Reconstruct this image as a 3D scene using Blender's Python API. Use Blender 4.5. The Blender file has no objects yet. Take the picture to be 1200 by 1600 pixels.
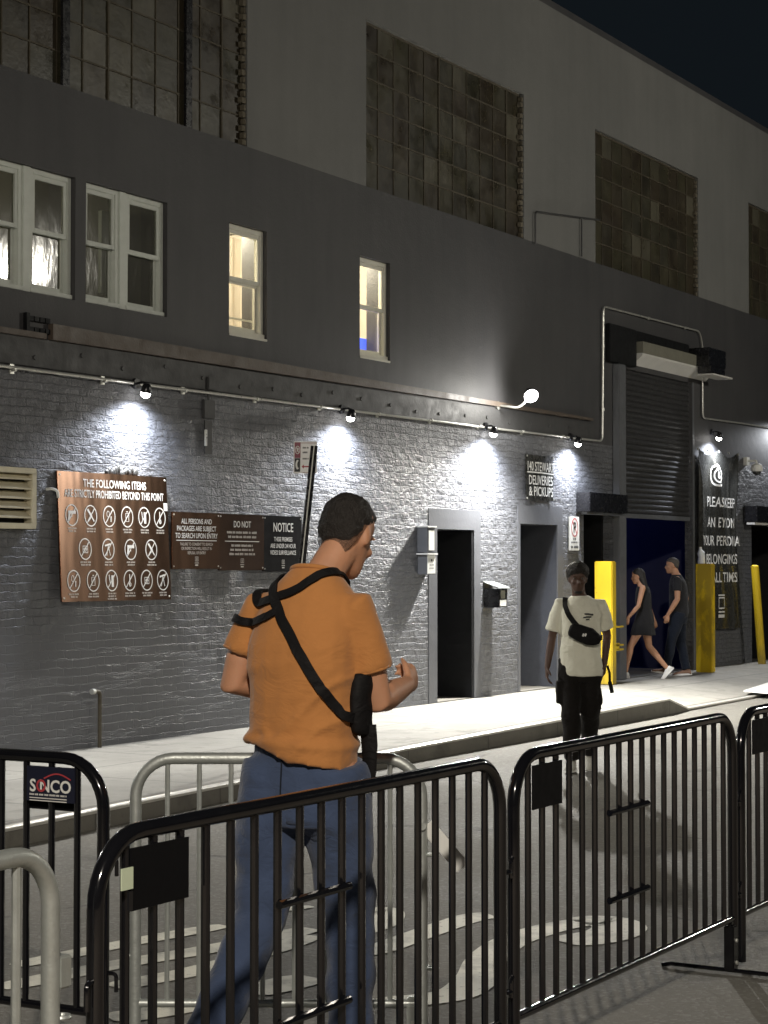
import bpy, bmesh, math, random
from mathutils import Vector, Matrix, noise
from mathutils.bvhtree import BVHTree
R = math.radians
V = Vector
random.seed(7)
S = bpy.context.scene
COL = S.collection

# ------------------------------------------------------------------ camera, sky, lamps, exposure
TH, FPX, HOR, EYE = R(30.26), 3000.0, 883.0, 1.68
PIT = math.atan((HOR - 800) / FPX)
FWD = V((math.cos(TH) * math.cos(PIT), math.sin(TH) * math.cos(PIT), math.sin(PIT)))
RGT = V((math.sin(TH), -math.cos(TH), 0))
UPV = RGT.cross(FWD)
cam = bpy.data.cameras.new('camera')
co = bpy.data.objects.new('camera', cam)
COL.objects.link(co)
co.matrix_world = Matrix(((RGT.x, UPV.x, -FWD.x, 0), (RGT.y, UPV.y, -FWD.y, 0), (RGT.z, UPV.z, -FWD.z, EYE), (0, 0, 0, 1)))
cam.sensor_width = 36
cam.lens = 36 * FPX / 1600
cam.clip_end = 500
cam.clip_start = 0.05
S.camera = co

W = bpy.data.worlds.new('World')
S.world = W
W.use_nodes = True
wn = W.node_tree
bg = wn.nodes['Background']
sky = wn.nodes.new('ShaderNodeTexSky')
sky.sky_type = 'NISHITA'
sky.sun_disc = False
sky.sun_elevation = R(-5)
sky.sun_rotation = R(200)
glow = wn.nodes.new('ShaderNodeMix')                 # the city's own faint glow on top of the night sky
glow.data_type = 'RGBA'
glow.blend_type = 'ADD'
glow.inputs[0].default_value = 1
glow.inputs[7].default_value = (.040, .058, .075, 1)
wn.links.new(sky.outputs[0], glow.inputs[6])
wn.links.new(glow.outputs[2], bg.inputs[0])
bg.inputs[1].default_value = 0.12
S.view_settings.view_transform = 'Standard'
S.view_settings.look = 'None'
S.view_settings.exposure = 0
S.view_settings.gamma = 1
S.cycles.use_denoising = True
S.cycles.max_bounces = 6
S.cycles.sample_clamp_indirect = 4


def lamp(name, kind, loc, power, col, radius=.05, aim=None, parent=None, size=None, blend=.5):
    l = bpy.data.lights.new(name, kind)
    l.energy = power
    l.color = col
    l.shadow_soft_size = radius
    if kind == 'SPOT':
        l.spot_size = size
        l.spot_blend = blend
    o = bpy.data.objects.new(name, l)
    COL.objects.link(o)
    o.location = loc
    if aim is not None:
        o.rotation_euler = V(aim).to_track_quat('-Z', 'Y').to_euler()
    if parent is not None:
        o.parent = parent
        o.location = V(loc) - WL.get(parent.name, V())
    return o


WL = {}          # world location of each thing's base
WARM = (1.0, .72, .42)
# the street lamps of this street, up on their poles beyond the frame (one mirrored in the sash window)
lamp('street_lamp_light', 'POINT', (26.5, -2.0, 7.05), 1650, (1.0, .95, .82), .22)
lamp('street_lamp_light', 'SPOT', (-3.5, -2.2, 6.8), 4000, (1.0, .91, .78), .22, (.62, .42, -.60), None, R(120), .9)

# ------------------------------------------------------------------ materials


class NT:
    def __init__(s, name):
        s.m = bpy.data.materials.new(name)
        s.m.use_nodes = True
        s.t = s.m.node_tree
        s.b = s.t.nodes['Principled BSDF']
        s._tc = None

    def n(s, ty, **k):
        nd = s.t.nodes.new(ty)
        for a, b in k.items():
            setattr(nd, a, b)
        return nd

    def l(s, a, b):
        s.t.links.new(a, b)

    def tc(s):
        if s._tc is None:
            g = s.n('ShaderNodeNewGeometry')
            s._tc = g.outputs['Position']
        return s._tc

    def obj(s):
        return s.n('ShaderNodeTexCoord').outputs['Object']

    def noise(s, scale, detail=4, rough=.6, vec=None, dist=0):
        nd = s.n('ShaderNodeTexNoise')
        nd.inputs['Scale'].default_value = scale
        nd.inputs['Detail'].default_value = detail
        nd.inputs['Roughness'].default_value = rough
        nd.inputs['Distortion'].default_value = dist
        s.l(vec if vec is not None else s.tc(), nd.inputs['Vector'])
        return nd.outputs[0]

    def ramp(s, fac, stops):
        r = s.n('ShaderNodeValToRGB')
        e = r.color_ramp.elements
        while len(e) < len(stops):
            e.new(.5)
        for el, (p, c) in zip(e, stops):
            el.position = p
            el.color = (c, c, c, 1) if not hasattr(c, '__len__') else (*c, 1)
        s.l(fac, r.inputs[0])
        return r.outputs[0]

    def math(s, op, a, b=None, c=None):
        nd = s.n('ShaderNodeMath', operation=op)
        for i, v in enumerate((a, b, c)):
            if v is None:
                continue
            if isinstance(v, (int, float)):
                nd.inputs[i].default_value = v
            else:
                s.l(v, nd.inputs[i])
        return nd.outputs[0]

    def mix(s, fac, a, b, mode='MIX'):
        nd = s.n('ShaderNodeMix', data_type='RGBA', blend_type=mode)
        for i, v in ((0, fac), (6, a), (7, b)):
            if isinstance(v, (int, float)):
                nd.inputs[i].default_value = v
            elif hasattr(v, '__len__'):
                nd.inputs[i].default_value = (*v, 1)
            else:
                s.l(v, nd.inputs[i])
        return nd.outputs[2]

    def bump(s, h, strength=.5, dist=.01):
        nd = s.n('ShaderNodeBump')
        nd.inputs['Strength'].default_value = strength
        nd.inputs['Distance'].default_value = dist
        s.l(h, nd.inputs['Height'])
        s.l(nd.outputs[0], s.b.inputs['Normal'])
        return nd

    def scale(s, vec, sc):
        nd = s.n('ShaderNodeVectorMath', operation='MULTIPLY')
        s.l(vec, nd.inputs[0])
        nd.inputs[1].default_value = sc
        return nd.outputs[0]

    def sep(s, vec=None):
        nd = s.n('ShaderNodeSeparateXYZ')
        s.l(vec if vec is not None else s.tc(), nd.inputs[0])
        return nd.outputs

    def comb(s, x, y, z=0):
        nd = s.n('ShaderNodeCombineXYZ')
        for i, v in enumerate((x, y, z)):
            if isinstance(v, (int, float)):
                nd.inputs[i].default_value = v
            else:
                s.l(v, nd.inputs[i])
        return nd.outputs[0]


def pm(name, col, rough=.5, metal=0, var=.15, vs=6, bump=0, bs=60, coat=0, rv=.1, spec=.5, loc=True):
    k = NT(name)
    vec = k.obj() if loc else k.tc()
    f = k.noise(vs, 5, .65, vec)
    c = V(col)
    k.l(k.mix(f, tuple(c * (1 - var)), tuple(c * (1 + var))), k.b.inputs['Base Color'])
    k.l(k.ramp(k.noise(vs * 2.3, 4, .6, vec), [(.3, max(.03, rough - rv)), (.7, min(1, rough + rv))]), k.b.inputs['Roughness'])
    k.b.inputs['Metallic'].default_value = metal
    k.b.inputs['Coat Weight'].default_value = coat
    k.b.inputs['Specular IOR Level'].default_value = spec
    if bump:
        k.bump(k.noise(bs, 4, .6, vec), bump, .01)
    return k.m


def emit(name, col, st):
    k = NT(name)
    k.b.inputs['Base Color'].default_value = (*col, 1)
    k.b.inputs['Emission Color'].default_value = (*col, 1)
    k.b.inputs['Emission Strength'].default_value = st
    return k.m


def mat_brick():
    k = NT('painted brick')
    x, y, z = k.sep()
    u = k.math('ADD', x, y)
    w = k.noise(3.0, 3, .6)
    w2 = k.noise(14, 2, .5)
    uu = k.math('ADD', u, k.math('MULTIPLY', w2, .06))
    vv = k.math('ADD', z, k.math('ADD', k.math('MULTIPLY', w, .05), k.math('MULTIPLY', w2, .036)))
    br = k.n('ShaderNodeTexBrick')
    br.offset = .5
    for nm, v in (('Scale', 1), ('Mortar Size', .006), ('Mortar Smooth', .6), ('Bias', 0), ('Brick Width', .21), ('Row Height', .072)):
        br.inputs[nm].default_value = v
    br.inputs['Color1'].default_value = (.3, .3, .3, 1)
    br.inputs['Color2'].default_value = (1, 1, 1, 1)
    k.l(k.comb(uu, vv), br.inputs['Vector'])
    # how much of the brick still shows: thick trowelled paint low on the left, plain bricks to the right
    fade = k.ramp(k.math('ADD', k.math('MULTIPLY', k.noise(.9, 3, .6), 1.2),
                         k.math('ADD', k.math('MULTIPLY', z, .30), k.math('MULTIPLY', k.math('SUBTRACT', x, 12.0), .055))), [(0.0, 0.0), (.45, .0), (1.0, 1.0)])
    fd = k.math('MINIMUM', k.math('MULTIPLY', k.math('SUBTRACT', k.math('ADD', k.math('ADD', k.math('MULTIPLY', k.noise(.8, 4, .65), 1.1), k.math('MULTIPLY', z, .60)),
                                                        k.math('MULTIPLY', k.math('SUBTRACT', x, 12.0), .10)), 1.30), 1.6), 1.0)
    fd = k.math('MAXIMUM', fd, .05)
    mort = k.math('SUBTRACT', 1.0, br.outputs['Fac'])
    brickh = k.math('ADD', k.math('MULTIPLY', mort, .55), k.math('MULTIPLY', k.sep(br.outputs['Color'])[0], .28))
    rough = k.noise(15, 6, .64, k.scale(k.tc(), (.55, .55, 1.2)))
    crust = k.noise(60, 4, .65)
    lumps = k.noise(7, 4, .6)
    h = k.math('ADD', k.math('MULTIPLY', brickh, 1.5), k.math('ADD', k.math('MULTIPLY', rough, 1.1), k.math('ADD', k.math('MULTIPLY', crust, .22), k.math('MULTIPLY', lumps, 1.6))))
    h = k.math('MULTIPLY', h, fd)
    # long cracks of spalled paint on the smooth part
    cr = k.noise(2.6, 5, .7, k.scale(k.tc(), (.55, 1, 5.0)))
    crk = k.ramp(cr, [(.0, 0), (.56, 0), (.60, 1), (.64, 0), (1, 0)])
    h = k.math('ADD', h, k.math('MULTIPLY', crk, .07))
    k.bump(h, 1.0, .030)
    col = k.mix(k.noise(1.3, 5, .6), (.078, .081, .090), (.132, .136, .148))
    col = k.mix(k.math('MULTIPLY', k.ramp(k.noise(34, 4, .7), [(.0, 0), (.66, 0), (.76, 1), (1, 1)]), .25), col, (.20, .20, .21))
    k.l(col, k.b.inputs['Base Color'])
    k.l(k.ramp(k.noise(9, 4, .6), [(.25, .36), (.75, .58)]), k.b.inputs['Roughness'])
    return k.m


def mat_wall(name, c0, c1, rough=.7, streak=.25):
    k = NT(name)
    f = k.noise(.7, 6, .62)
    st = k.noise(3.0, 5, .6, k.scale(k.tc(), (1.2, 1, .12)))
    f2 = k.math('ADD', k.math('MULTIPLY', f, 1 - streak), k.math('MULTIPLY', st, streak))
    k.l(k.mix(k.ramp(f2, [(.3, 0), (.7, 1)]), c0, c1), k.b.inputs['Base Color'])
    k.b.inputs['Roughness'].default_value = rough
    k.bump(k.math('ADD', k.noise(45, 5, .65), k.math('MULTIPLY', k.noise(4, 3, .5), 2.0)), .5, .006)
    return k.m


def mat_panes(name, seed):
    k = NT(name)
    x, y, z = k.sep(k.obj())
    cu = k.math('FLOOR', k.math('DIVIDE', x, .345))
    cz = k.math('FLOOR', k.math('DIVIDE', z, .30))
    wn_ = k.n('ShaderNodeTexWhiteNoise', noise_dimensions='3D')
    k.l(k.comb(cu, cz, seed), wn_.inputs['Vector'])
    base = k.ramp(wn_.outputs['Value'], [(0, (.020, .018, .012)), (.3, (.045, .030, .020)), (.5, (.060, .055, .030)), (.72, (.035, .034, .024)), (.86, (.075, .068, .045)), (.965, (.16, .15, .115)), (1, (.22, .20, .15))])
    dirt = k.noise(2.2, 6, .7, k.tc())
    dd = k.mix(k.ramp(dirt, [(.35, 0), (.7, 1)]), (.020, .019, .012), (.092, .084, .050))
    c = k.mix(.45, base, dd)
    st = k.ramp(k.noise(5, 5, .6, k.scale(k.tc(), (3, 1, .25))), [(.4, 0), (.75, 1)])
    c = k.mix(k.math('MULTIPLY', st, .35), c, (.020, .016, .011))
    k.l(c, k.b.inputs['Base Color'])
    k.l(k.ramp(k.noise(3, 4, .6), [(.3, .22), (.7, .55)]), k.b.inputs['Roughness'])
    k.bump(k.noise(24, 3, .5), .25, .006)
    return k.m


def mat_glass(name, tint=(.8, .85, .8)):
    k = NT(name)
    gl = k.n('ShaderNodeBsdfGlossy')
    gl.inputs['Roughness'].default_value = .075
    tr = k.n('ShaderNodeBsdfTransparent')
    tr.inputs[0].default_value = (*tint, 1)
    fr = k.n('ShaderNodeFresnel')
    fr.inputs[0].default_value = 1.5
    bp = k.n('ShaderNodeBump')
    bp.inputs['Strength'].default_value = .25
    bp.inputs['Distance'].default_value = .007
    k.l(k.noise(5, 3, .55, k.scale(k.tc(), (1.5, 1, .55))), bp.inputs['Height'])
    k.l(bp.outputs[0], gl.inputs['Normal'])
    df = k.n('ShaderNodeBsdfDiffuse')
    k.l(k.mix(k.noise(3, 5, .6), (.09, .09, .075), (.17, .165, .135)), df.inputs[0])
    m0 = k.n('ShaderNodeMixShader')
    m0.inputs[0].default_value = .42
    k.l(tr.outputs[0], m0.inputs[1])
    k.l(df.outputs[0], m0.inputs[2])
    mx = k.n('ShaderNodeMixShader')
    k.l(fr.outputs[0], mx.inputs[0])
    k.l(m0.outputs[0], mx.inputs[1])
    k.l(gl.outputs[0], mx.inputs[2])
    k.l(mx.outputs[0], k.t.nodes['Material Output'].inputs[0])
    return k.m


def mat_brushed(name, col, rough=.33, metal=.85):
    k = NT(name)
    v = k.scale(k.obj(), (1, 1, .02))
    f = k.noise(260, 3, .6, v)
    k.l(k.mix(f, tuple(V(col) * .8), tuple(V(col) * 1.2)), k.b.inputs['Base Color'])
    k.b.inputs['Metallic'].default_value = metal
    k.b.inputs['Roughness'].default_value = rough
    k.b.inputs['Anisotropic'].default_value = .85
    tg = k.n('ShaderNodeCombineXYZ')                    # brushed up and down
    tg.inputs[2].default_value = 1.0
    k.l(tg.outputs[0], k.b.inputs['Tangent'])
    # sheet metal is never flat: broad buckles
    k.bump(k.noise(1.7, 2, .5, k.scale(k.tc(), (1.6, 1, .5))), .22, .03)
    return k.m


def mat_asphalt():
    k = NT('asphalt')
    big = k.noise(.5, 6, .65)
    gr = k.noise(140, 3, .6)
    c = k.mix(k.ramp(big, [(.3, 0), (.7, 1)]), (.108, .102, .088), (.180, .170, .147))
    vo = k.n('ShaderNodeTexVoronoi')
    vo.inputs['Scale'].default_value = 60
    k.l(k.tc(), vo.inputs['Vector'])
    c = k.mix(k.ramp(k.sep(vo.outputs['Color'])[0], [(0, 0), (.62, 0), (.9, .55), (1, .8)]), c, (.22, .215, .195))
    # tyre-polished lanes and an oil stain or two
    oil = k.ramp(k.noise(1.1, 4, .6, dist=1.0), [(.62, 0), (.75, .55)])
    c = k.mix(oil, c, (.025, .024, .022))
    ck = k.n('ShaderNodeTexVoronoi', feature='DISTANCE_TO_EDGE')
    ck.inputs['Scale'].default_value = .42
    k.l(k.mix(.35, k.tc(), k.n('ShaderNodeTexNoise').outputs[1]), ck.inputs['Vector'])
    crack = k.math('MULTIPLY', k.ramp(ck.outputs['Distance'], [(0, 1), (.007, 0)]), k.ramp(k.noise(1.7, 3, .6), [(.50, 0), (.62, 1)]))
    c = k.mix(k.math('MULTIPLY', crack, .6), c, (.018, .018, .017))
    k.l(c, k.b.inputs['Base Color'])
    k.l(k.ramp(big, [(.3, .72), (.7, .92)]), k.b.inputs['Roughness'])
    k.b.inputs['Specular IOR Level'].default_value = .3
    h = k.math('ADD', k.math('MULTIPLY', vo.outputs['Distance'], .7), k.math('ADD', gr, k.math('MULTIPLY', crack, -1.2)))
    k.bump(h, .6, .006)
    return k.m


def mat_concrete(name, c0, c1, joints=None, jdir=0):
    k = NT(name)
    f = k.noise(.8, 7, .66)
    c = k.mix(k.ramp(f, [(.3, 0), (.72, 1)]), c0, c1)
    sp = k.math('MAXIMUM', k.ramp(k.noise(9, 5, .7), [(.58, 0), (.72, .6)]), k.ramp(k.noise(1.6, 6, .72, dist=.6), [(.52, 0), (.66, .75)]))
    c = k.mix(sp, c, tuple(V(c0) * .72))
    gum = k.n('ShaderNodeTexVoronoi')
    gum.inputs['Scale'].default_value = 2.6
    k.l(k.tc(), gum.inputs['Vector'])
    c = k.mix(k.ramp(gum.outputs['Distance'], [(0, .7), (.06, .55), (.075, 0)]), c, (.09, .085, .08))
    h = k.math('ADD', k.noise(70, 4, .65), k.math('MULTIPLY', f, .4))
    if joints:
        x, y, z = k.sep()
        d = None
        for ax, per, off in joints:
            p = (x, y)[ax]
            fr = k.math('ABSOLUTE', k.math('SUBTRACT', k.math('FRACT', k.math('DIVIDE', k.math('ADD', p, k.math('ADD', k.math('MULTIPLY', k.noise(6, 2, .5), .012), off)), per)), .5))
            e = k.ramp(fr, [(0, 1), (.006 / per, .8), (.013 / per, 0), (1, 0)])
            d = e if d is None else k.math('MAXIMUM', d, e)
        c = k.mix(k.math('MULTIPLY', d, .8), c, (.07, .066, .06))
        h = k.math('SUBTRACT', h, k.math('MULTIPLY', d, 1.5))
    k.l(c, k.b.inputs['Base Color'])
    k.b.inputs['Roughness'].default_value = .82
    k.bump(h, .45, .005)
    return k.m


def mat_paint():
    k = NT('worn road paint')
    f = k.ramp(k.noise(26, 6, .75), [(.28, 0), (.42, 1)])
    f = k.math('MULTIPLY', f, k.ramp(k.noise(3.0, 4, .6), [(.28, .25), (.5, 1)]))
    k.l(k.mix(f, (.11, .105, .092), (.66, .64, .54)), k.b.inputs['Base Color'])
    k.b.inputs['Roughness'].default_value = .7
    k.bump(k.noise(120, 3, .6), .5, .005)
    return k.m


def mat_cloth(name, col, var=.12, rough=.9, fine=700, fold=.5, sheen=.2):
    k = NT(name)
    v = k.obj()
    f = k.noise(5, 5, .6, v)
    c = V(col)
    k.l(k.mix(f, tuple(c * (1 - var)), tuple(c * (1 + var))), k.b.inputs['Base Color'])
    k.b.inputs['Roughness'].default_value = rough
    k.b.inputs['Sheen Weight'].default_value = sheen
    k.b.inputs['Specular IOR Level'].default_value = .2
    wv = k.noise(11, 3, .55, k.scale(v, (1, 1, 1.6)), 1.2)
    k.bump(k.math('ADD', k.math('MULTIPLY', k.noise(fine, 2, .5, v), .12), k.math('MULTIPLY', wv, 1.6)), fold, .012)
    return k.m


def mat_skin(name, col):
    k = NT(name)
    v = k.obj()
    f = k.noise(14, 5, .6, v)
    c = V(col)
    k.l(k.mix(f, tuple(c * .86), (min(1, c.x * 1.15), c.y * 1.08, c.z * 1.05)), k.b.inputs['Base Color'])
    k.b.inputs['Roughness'].default_value = .55
    k.b.inputs['Subsurface Weight'].default_value = .08
    k.b.inputs['Subsurface Radius'].default_value = (.02, .008, .004)
    k.bump(k.noise(160, 3, .6, v), .18, .004)
    return k.m


M = dict(
    brick=mat_brick(),
    upper=mat_wall('dark upper wall paint', (.036, .036, .040), (.066, .065, .067), .62, .45),
    grey=mat_wall('grey upper wall paint', (.140, .142, .138), (.190, .191, .184), .75, .4),
    beam=pm('rusty painted steel', (.085, .066, .052), .55, 0, .35, 3, .3, 40, loc=False),
    jamb_shade=pm('jamb shade colour', (.036, .039, .048), .6, 0, .35, 4, .4, 14, loc=False),  # jamb tone darkened to hold the second doorway's shade
    web=pm('dark steel web', (.045, .045, .046), .6, 0, .3, 3, .3, 25, loc=False),
    black=pm('black painted steel', (.010, .010, .012), .28, 0, .25, 8, .06, 90, .2),
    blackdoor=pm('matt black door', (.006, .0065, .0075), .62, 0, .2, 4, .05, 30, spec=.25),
    barrier=pm('glossy black barrier coat', (.006, .006, .0075), .13, 0, .3, 9, .015, 50, .3, .04),
    plateblack=pm('satin black plate', (.005, .005, .006), .6, 0, .2, 9, spec=.1),
    galv=pm('galvanised steel', (.46, .485, .465), .45, .6, .22, 14, .15, 90),
    pipe=pm('galvanised conduit', (.62, .62, .58), .35, .6, .2, 12, .1, 90),
    steelgrey=pm('grey painted steel column', (.12, .125, .135), .45, .1, .2, 4, .15, 40, loc=False),
    shutter=pm('dark roller shutter', (.060, .060, .062), .42, .35, .2, 5, .1, 40, loc=False),
    frame=pm('pale window frame paint', (.60, .635, .585), .55, 0, .14, 10, .2, 60, loc=False),
    framewarm=pm('cream window frame paint', (.64, .63, .55), .55, 0, .14, 10, .2, 60, loc=False),
    rust=pm('rusty steel sash', (.080, .068, .046), .65, .2, .4, 14, .3, 60, loc=False),
    quoin=pm('crumbling jamb brick', (.135, .118, .085), .85, 0, .4, 9, .6, 40, loc=False),
    glass=mat_glass('old window glass'),
    road=mat_asphalt(),
    walk=mat_concrete('pavement concrete', (.185, .177, .156), (.315, .302, .268), [(0, 1.52, .2), (1, 1.5, .35)]),
    near=mat_concrete('near pavement concrete', (.27, .225, .18), (.37, .315, .26), [(0, 1.8, .5)]),
    curb=mat_concrete('kerb concrete', (.13, .122, .105), (.19, .18, .155), [(0, 1.52, .2)]),
    curbsteel=pm('kerb steel facing', (.62, .60, .55), .38, .55, .2, 7, .2, 40, loc=False),
    paint=mat_paint(),
    white=pm('white paint', (.74, .74, .71), .5, 0, .08, 9),
    white2=pm('bright sign sheet', (.88, .87, .86), .4, 0, .04, 9),
    text=pm('sign lettering white', (.72, .71, .68), .5, 0, .1, 30),
    textdim=pm('sign lettering grey', (.48, .45, .41), .5, 0, .15, 30),
    red=pm('sign red', (.42, .05, .06), .5, 0, .15, 20),
    maroon=pm('parking sign maroon', (.23, .035, .06), .45, 0, .15, 20),
    ink=pm('sign ink', (.02, .02, .02), .5),
    bronze=mat_brushed('brushed dark bronze panel', (.185, .112, .078), .23, 1.0),
    bronze2=mat_brushed('brushed dark panel', (.14, .09, .066), .24, 1.0),
    signblack=pm('black sign board', (.008, .0075, .0075), .8, 0, .25, 6, spec=.06),
    vinyl=pm('black vinyl', (.034, .034, .031), .27, 0, .2, 5, .1, 16, .1),
    cream=pm('cream louvre paint', (.62, .57, .42), .5, 0, .22, 9, .3, 50),
    dark=pm('unlit interior', (.010, .010, .011), .9),
    room=pm('dim interior', (.11, .105, .085), .9, 0, .3, 2),
    litroom=pm('lit plaster', (.62, .56, .47), .9, 0, .1, 2),
    navy=pm('navy interior', (.05, .055, .11), .9, 0, .2, 2),
    beige=pm('canopy ply', (.17, .165, .13), .7, 0, .2, 4, loc=False),
    canopy=pm('canopy white metal', (.62, .61, .58), .5, 0, .1, 5, loc=False),
    lens=emit('lamp lens', (1.0, .97, .92), 28),
    flood=emit('flood lens', (1.0, .98, .93), 60),
    blue=emit('blue screen', (.08, .14, 1.0), 2.6),
    purple=emit('purple strip', (.25, .12, .9), .35),
    tagg=pm('pale reflective tag', (.60, .68, .50), .5),
    plastic=pm('frosted plastic', (.70, .73, .76), .25, 0, .1, 12, .3, 60),
)
M['pane1'] = mat_panes('dirty wired panes', 3.0)

# ------------------------------------------------------------------ mesh helpers


class MB:
    def __init__(s):
        s.bm = bmesh.new()

    def face(s, pts):
        return s.bm.faces.new([s.bm.verts.new(p) for p in pts])

    def box(s, x0, x1, y0, y1, z0, z1, mtx=None):
        c = [(x, y, z) for z in (z0, z1) for y in (y0, y1) for x in (x0, x1)]
        vs = [s.bm.verts.new(mtx @ V(p) if mtx else p) for p in c]
        for f in ((0, 2, 3, 1), (4, 5, 7, 6), (0, 1, 5, 4), (2, 6, 7, 3), (0, 4, 6, 2), (1, 3, 7, 5)):
            s.bm.faces.new([vs[i] for i in f])
        return s

    def loft(s, rings, cap=True, closed=True):
        rr = [[s.bm.verts.new(p) for p in r] for r in rings]
        n = len(rr[0])
        for a, b in zip(rr, rr[1:]):
            for i in range(n if closed else n - 1):
                j = (i + 1) % n
                s.bm.faces.new((a[i], a[j], b[j], b[i]))
        if cap and closed:
            s.bm.faces.new(rr[0][::-1])
            s.bm.faces.new(rr[-1])
        return s

    def tube(s, pts, r, n=10, flat=1.0, ends=False):
        pts = [V(p) for p in pts]
        rad = r if hasattr(r, '__len__') else [r] * len(pts)
        if ends:                                     # rounded ends
            d0 = (pts[0] - pts[1]).normalized()
            d1 = (pts[-1] - pts[-2]).normalized()
            a, b = rad[0], rad[-1]
            pts = [pts[0] + d0 * a * .9, pts[0] + d0 * a * .6] + pts + [pts[-1] + d1 * b * .6, pts[-1] + d1 * b * .9]
            rad = [a * .35, a * .78] + list(rad) + [b * .78, b * .35]
        rings = []
        u = None
        for i, p in enumerate(pts):
            if i == 0:
                t = pts[1] - p
            elif i == len(pts) - 1:
                t = p - pts[i - 1]
            else:
                t = (pts[i + 1] - p).normalized() + (p - pts[i - 1]).normalized()
            t.normalize()
            if u is None:
                u = t.cross(V((0, 0, 1)) if abs(t.z) < .9 else V((1, 0, 0))).normalized()
            u = (u - t * u.dot(t)).normalized()
            w = t.cross(u)
            rings.append([p + (u * math.cos(a) + w * math.sin(a) * flat) * rad[i] for a in [2 * math.pi * q / n for q in range(n)]])
        return s.loft(rings)

    def ell(s, c, ax, ay, az, nu=14, nv=9):
        c, ax, ay, az = V(c), V(ax), V(ay), V(az)
        rings = []
        for j in range(nv):
            t = math.pi * (j + .35) / (nv - .3) - math.pi / 2
            rings.append([c + az * math.sin(t) + (ax * math.cos(a) + ay * math.sin(a)) * math.cos(t) for a in [2 * math.pi * q / nu for q in range(nu)]])
        return s.loft(rings)

    def cyl(s, c, axis, r0, r1, h, n=16):
        c, axis = V(c), V(axis).normalized()
        return s.tube([c, c + axis * h], [r0, r1], n)

    def prism(s, poly, y0, y1):                       # poly in x,z
        a = [s.bm.verts.new((x, y0, z)) for x, z in poly]
        b = [s.bm.verts.new((x, y1, z)) for x, z in poly]
        n = len(poly)
        for i in range(n):
            j = (i + 1) % n
            s.bm.faces.new((a[i], a[j], b[j], b[i]))
        s.bm.faces.new(a[::-1])
        s.bm.faces.new(b)
        return s

    def build(s, name, m, parent=None, bevel=0, smooth=False, fix=True, origin=None):
        if bevel:
            bmesh.ops.remove_doubles(s.bm, verts=s.bm.verts, dist=1e-5)
            bmesh.ops.bevel(s.bm, geom=[e for e in s.bm.edges if len(e.link_faces) == 2 and e.calc_face_angle(0) > .5], offset=bevel, segments=2, affect='EDGES')
        if fix:
            bmesh.ops.recalc_face_normals(s.bm, faces=s.bm.faces)
        me = bpy.data.meshes.new(name)
        s.bm.to_mesh(me)
        s.bm.free()
        return link(name, me, m, parent, smooth, origin)


def link(name, me, m, parent=None, smooth=False, origin=None):
    o = bpy.data.objects.new(name, me)
    COL.objects.link(o)
    if m is not None:
        me.materials.clear()
        me.materials.append(M[m] if isinstance(m, str) else m)
    if smooth:
        for p in me.polygons:
            p.use_smooth = True
        if smooth != 'all':
            me.update()
            try:
                me.set_sharp_from_angle(angle=R(40))
            except Exception:
                pass
    org = V()
    if parent is not None:
        o.parent = parent
        org = WL.get(parent.name, V())
    elif origin is not None:
        org = V(origin)
        o.location = org
    if org.length > 0:
        me.transform(Matrix.Translation(-org))
    WL[o.name] = org.copy()
    return o


def thing(name, label, cat, loc=(0, 0, 0), group=None):
    o = bpy.data.objects.new(name, None)
    COL.objects.link(o)
    o.empty_display_size = .2
    o.location = loc
    WL[o.name] = V(loc)
    return tag(o, label, cat, group)


def tag(o, label, cat, group=None):
    o['label'] = label
    o['category'] = cat
    if group:
        o['group'] = group
    return o


def struct(o):
    o['kind'] = 'structure'
    return o


def copy_tree(o, parent=None):
    c = o.copy()
    COL.objects.link(c)
    if parent is not None:
        c.parent = parent
    WL[c.name] = WL.get(o.name, V()).copy()
    for ch in o.children:
        copy_tree(ch, c)
    return c


def bm_add(mb, me, mtx):
    n0 = len(mb.bm.verts)
    tmp = me.copy()
    tmp.transform(mtx)
    mb.bm.from_mesh(tmp)
    bpy.data.meshes.remove(tmp)


_tcache = {}


def text_me(txt, size, sx=1.0, bold=0.0, align='CENTER', ext=.0):
    key = (txt, size, sx, bold, align, ext)
    if key in _tcache:
        return _tcache[key]
    cu = bpy.data.curves.new('t', 'FONT')
    cu.body = txt
    cu.size = size
    cu.align_x = align
    cu.offset = bold * size
    cu.extrude = ext
    cu.resolution_u = 3
    o = bpy.data.objects.new('t', cu)
    COL.objects.link(o)
    bpy.context.view_layer.update()
    me = bpy.data.meshes.new_from_object(o.evaluated_get(bpy.context.evaluated_depsgraph_get()))
    bpy.data.objects.remove(o)
    bpy.data.curves.remove(cu)
    me.transform(Matrix.Diagonal((sx, 1, 1, 1)))
    _tcache[key] = me
    return me


# text lies in x,z facing -Y:   (x, y_text) -> (x, y, z)
def txt(mb, s, x, z, y, size, sx=1, bold=.0, align='CENTER'):
    me = text_me(s, size, sx, bold, align)
    bm_add(mb, me, Matrix(((1, 0, 0, x), (0, 0, -1, y), (0, 1, 0, z), (0, 0, 0, 1))))


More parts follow.
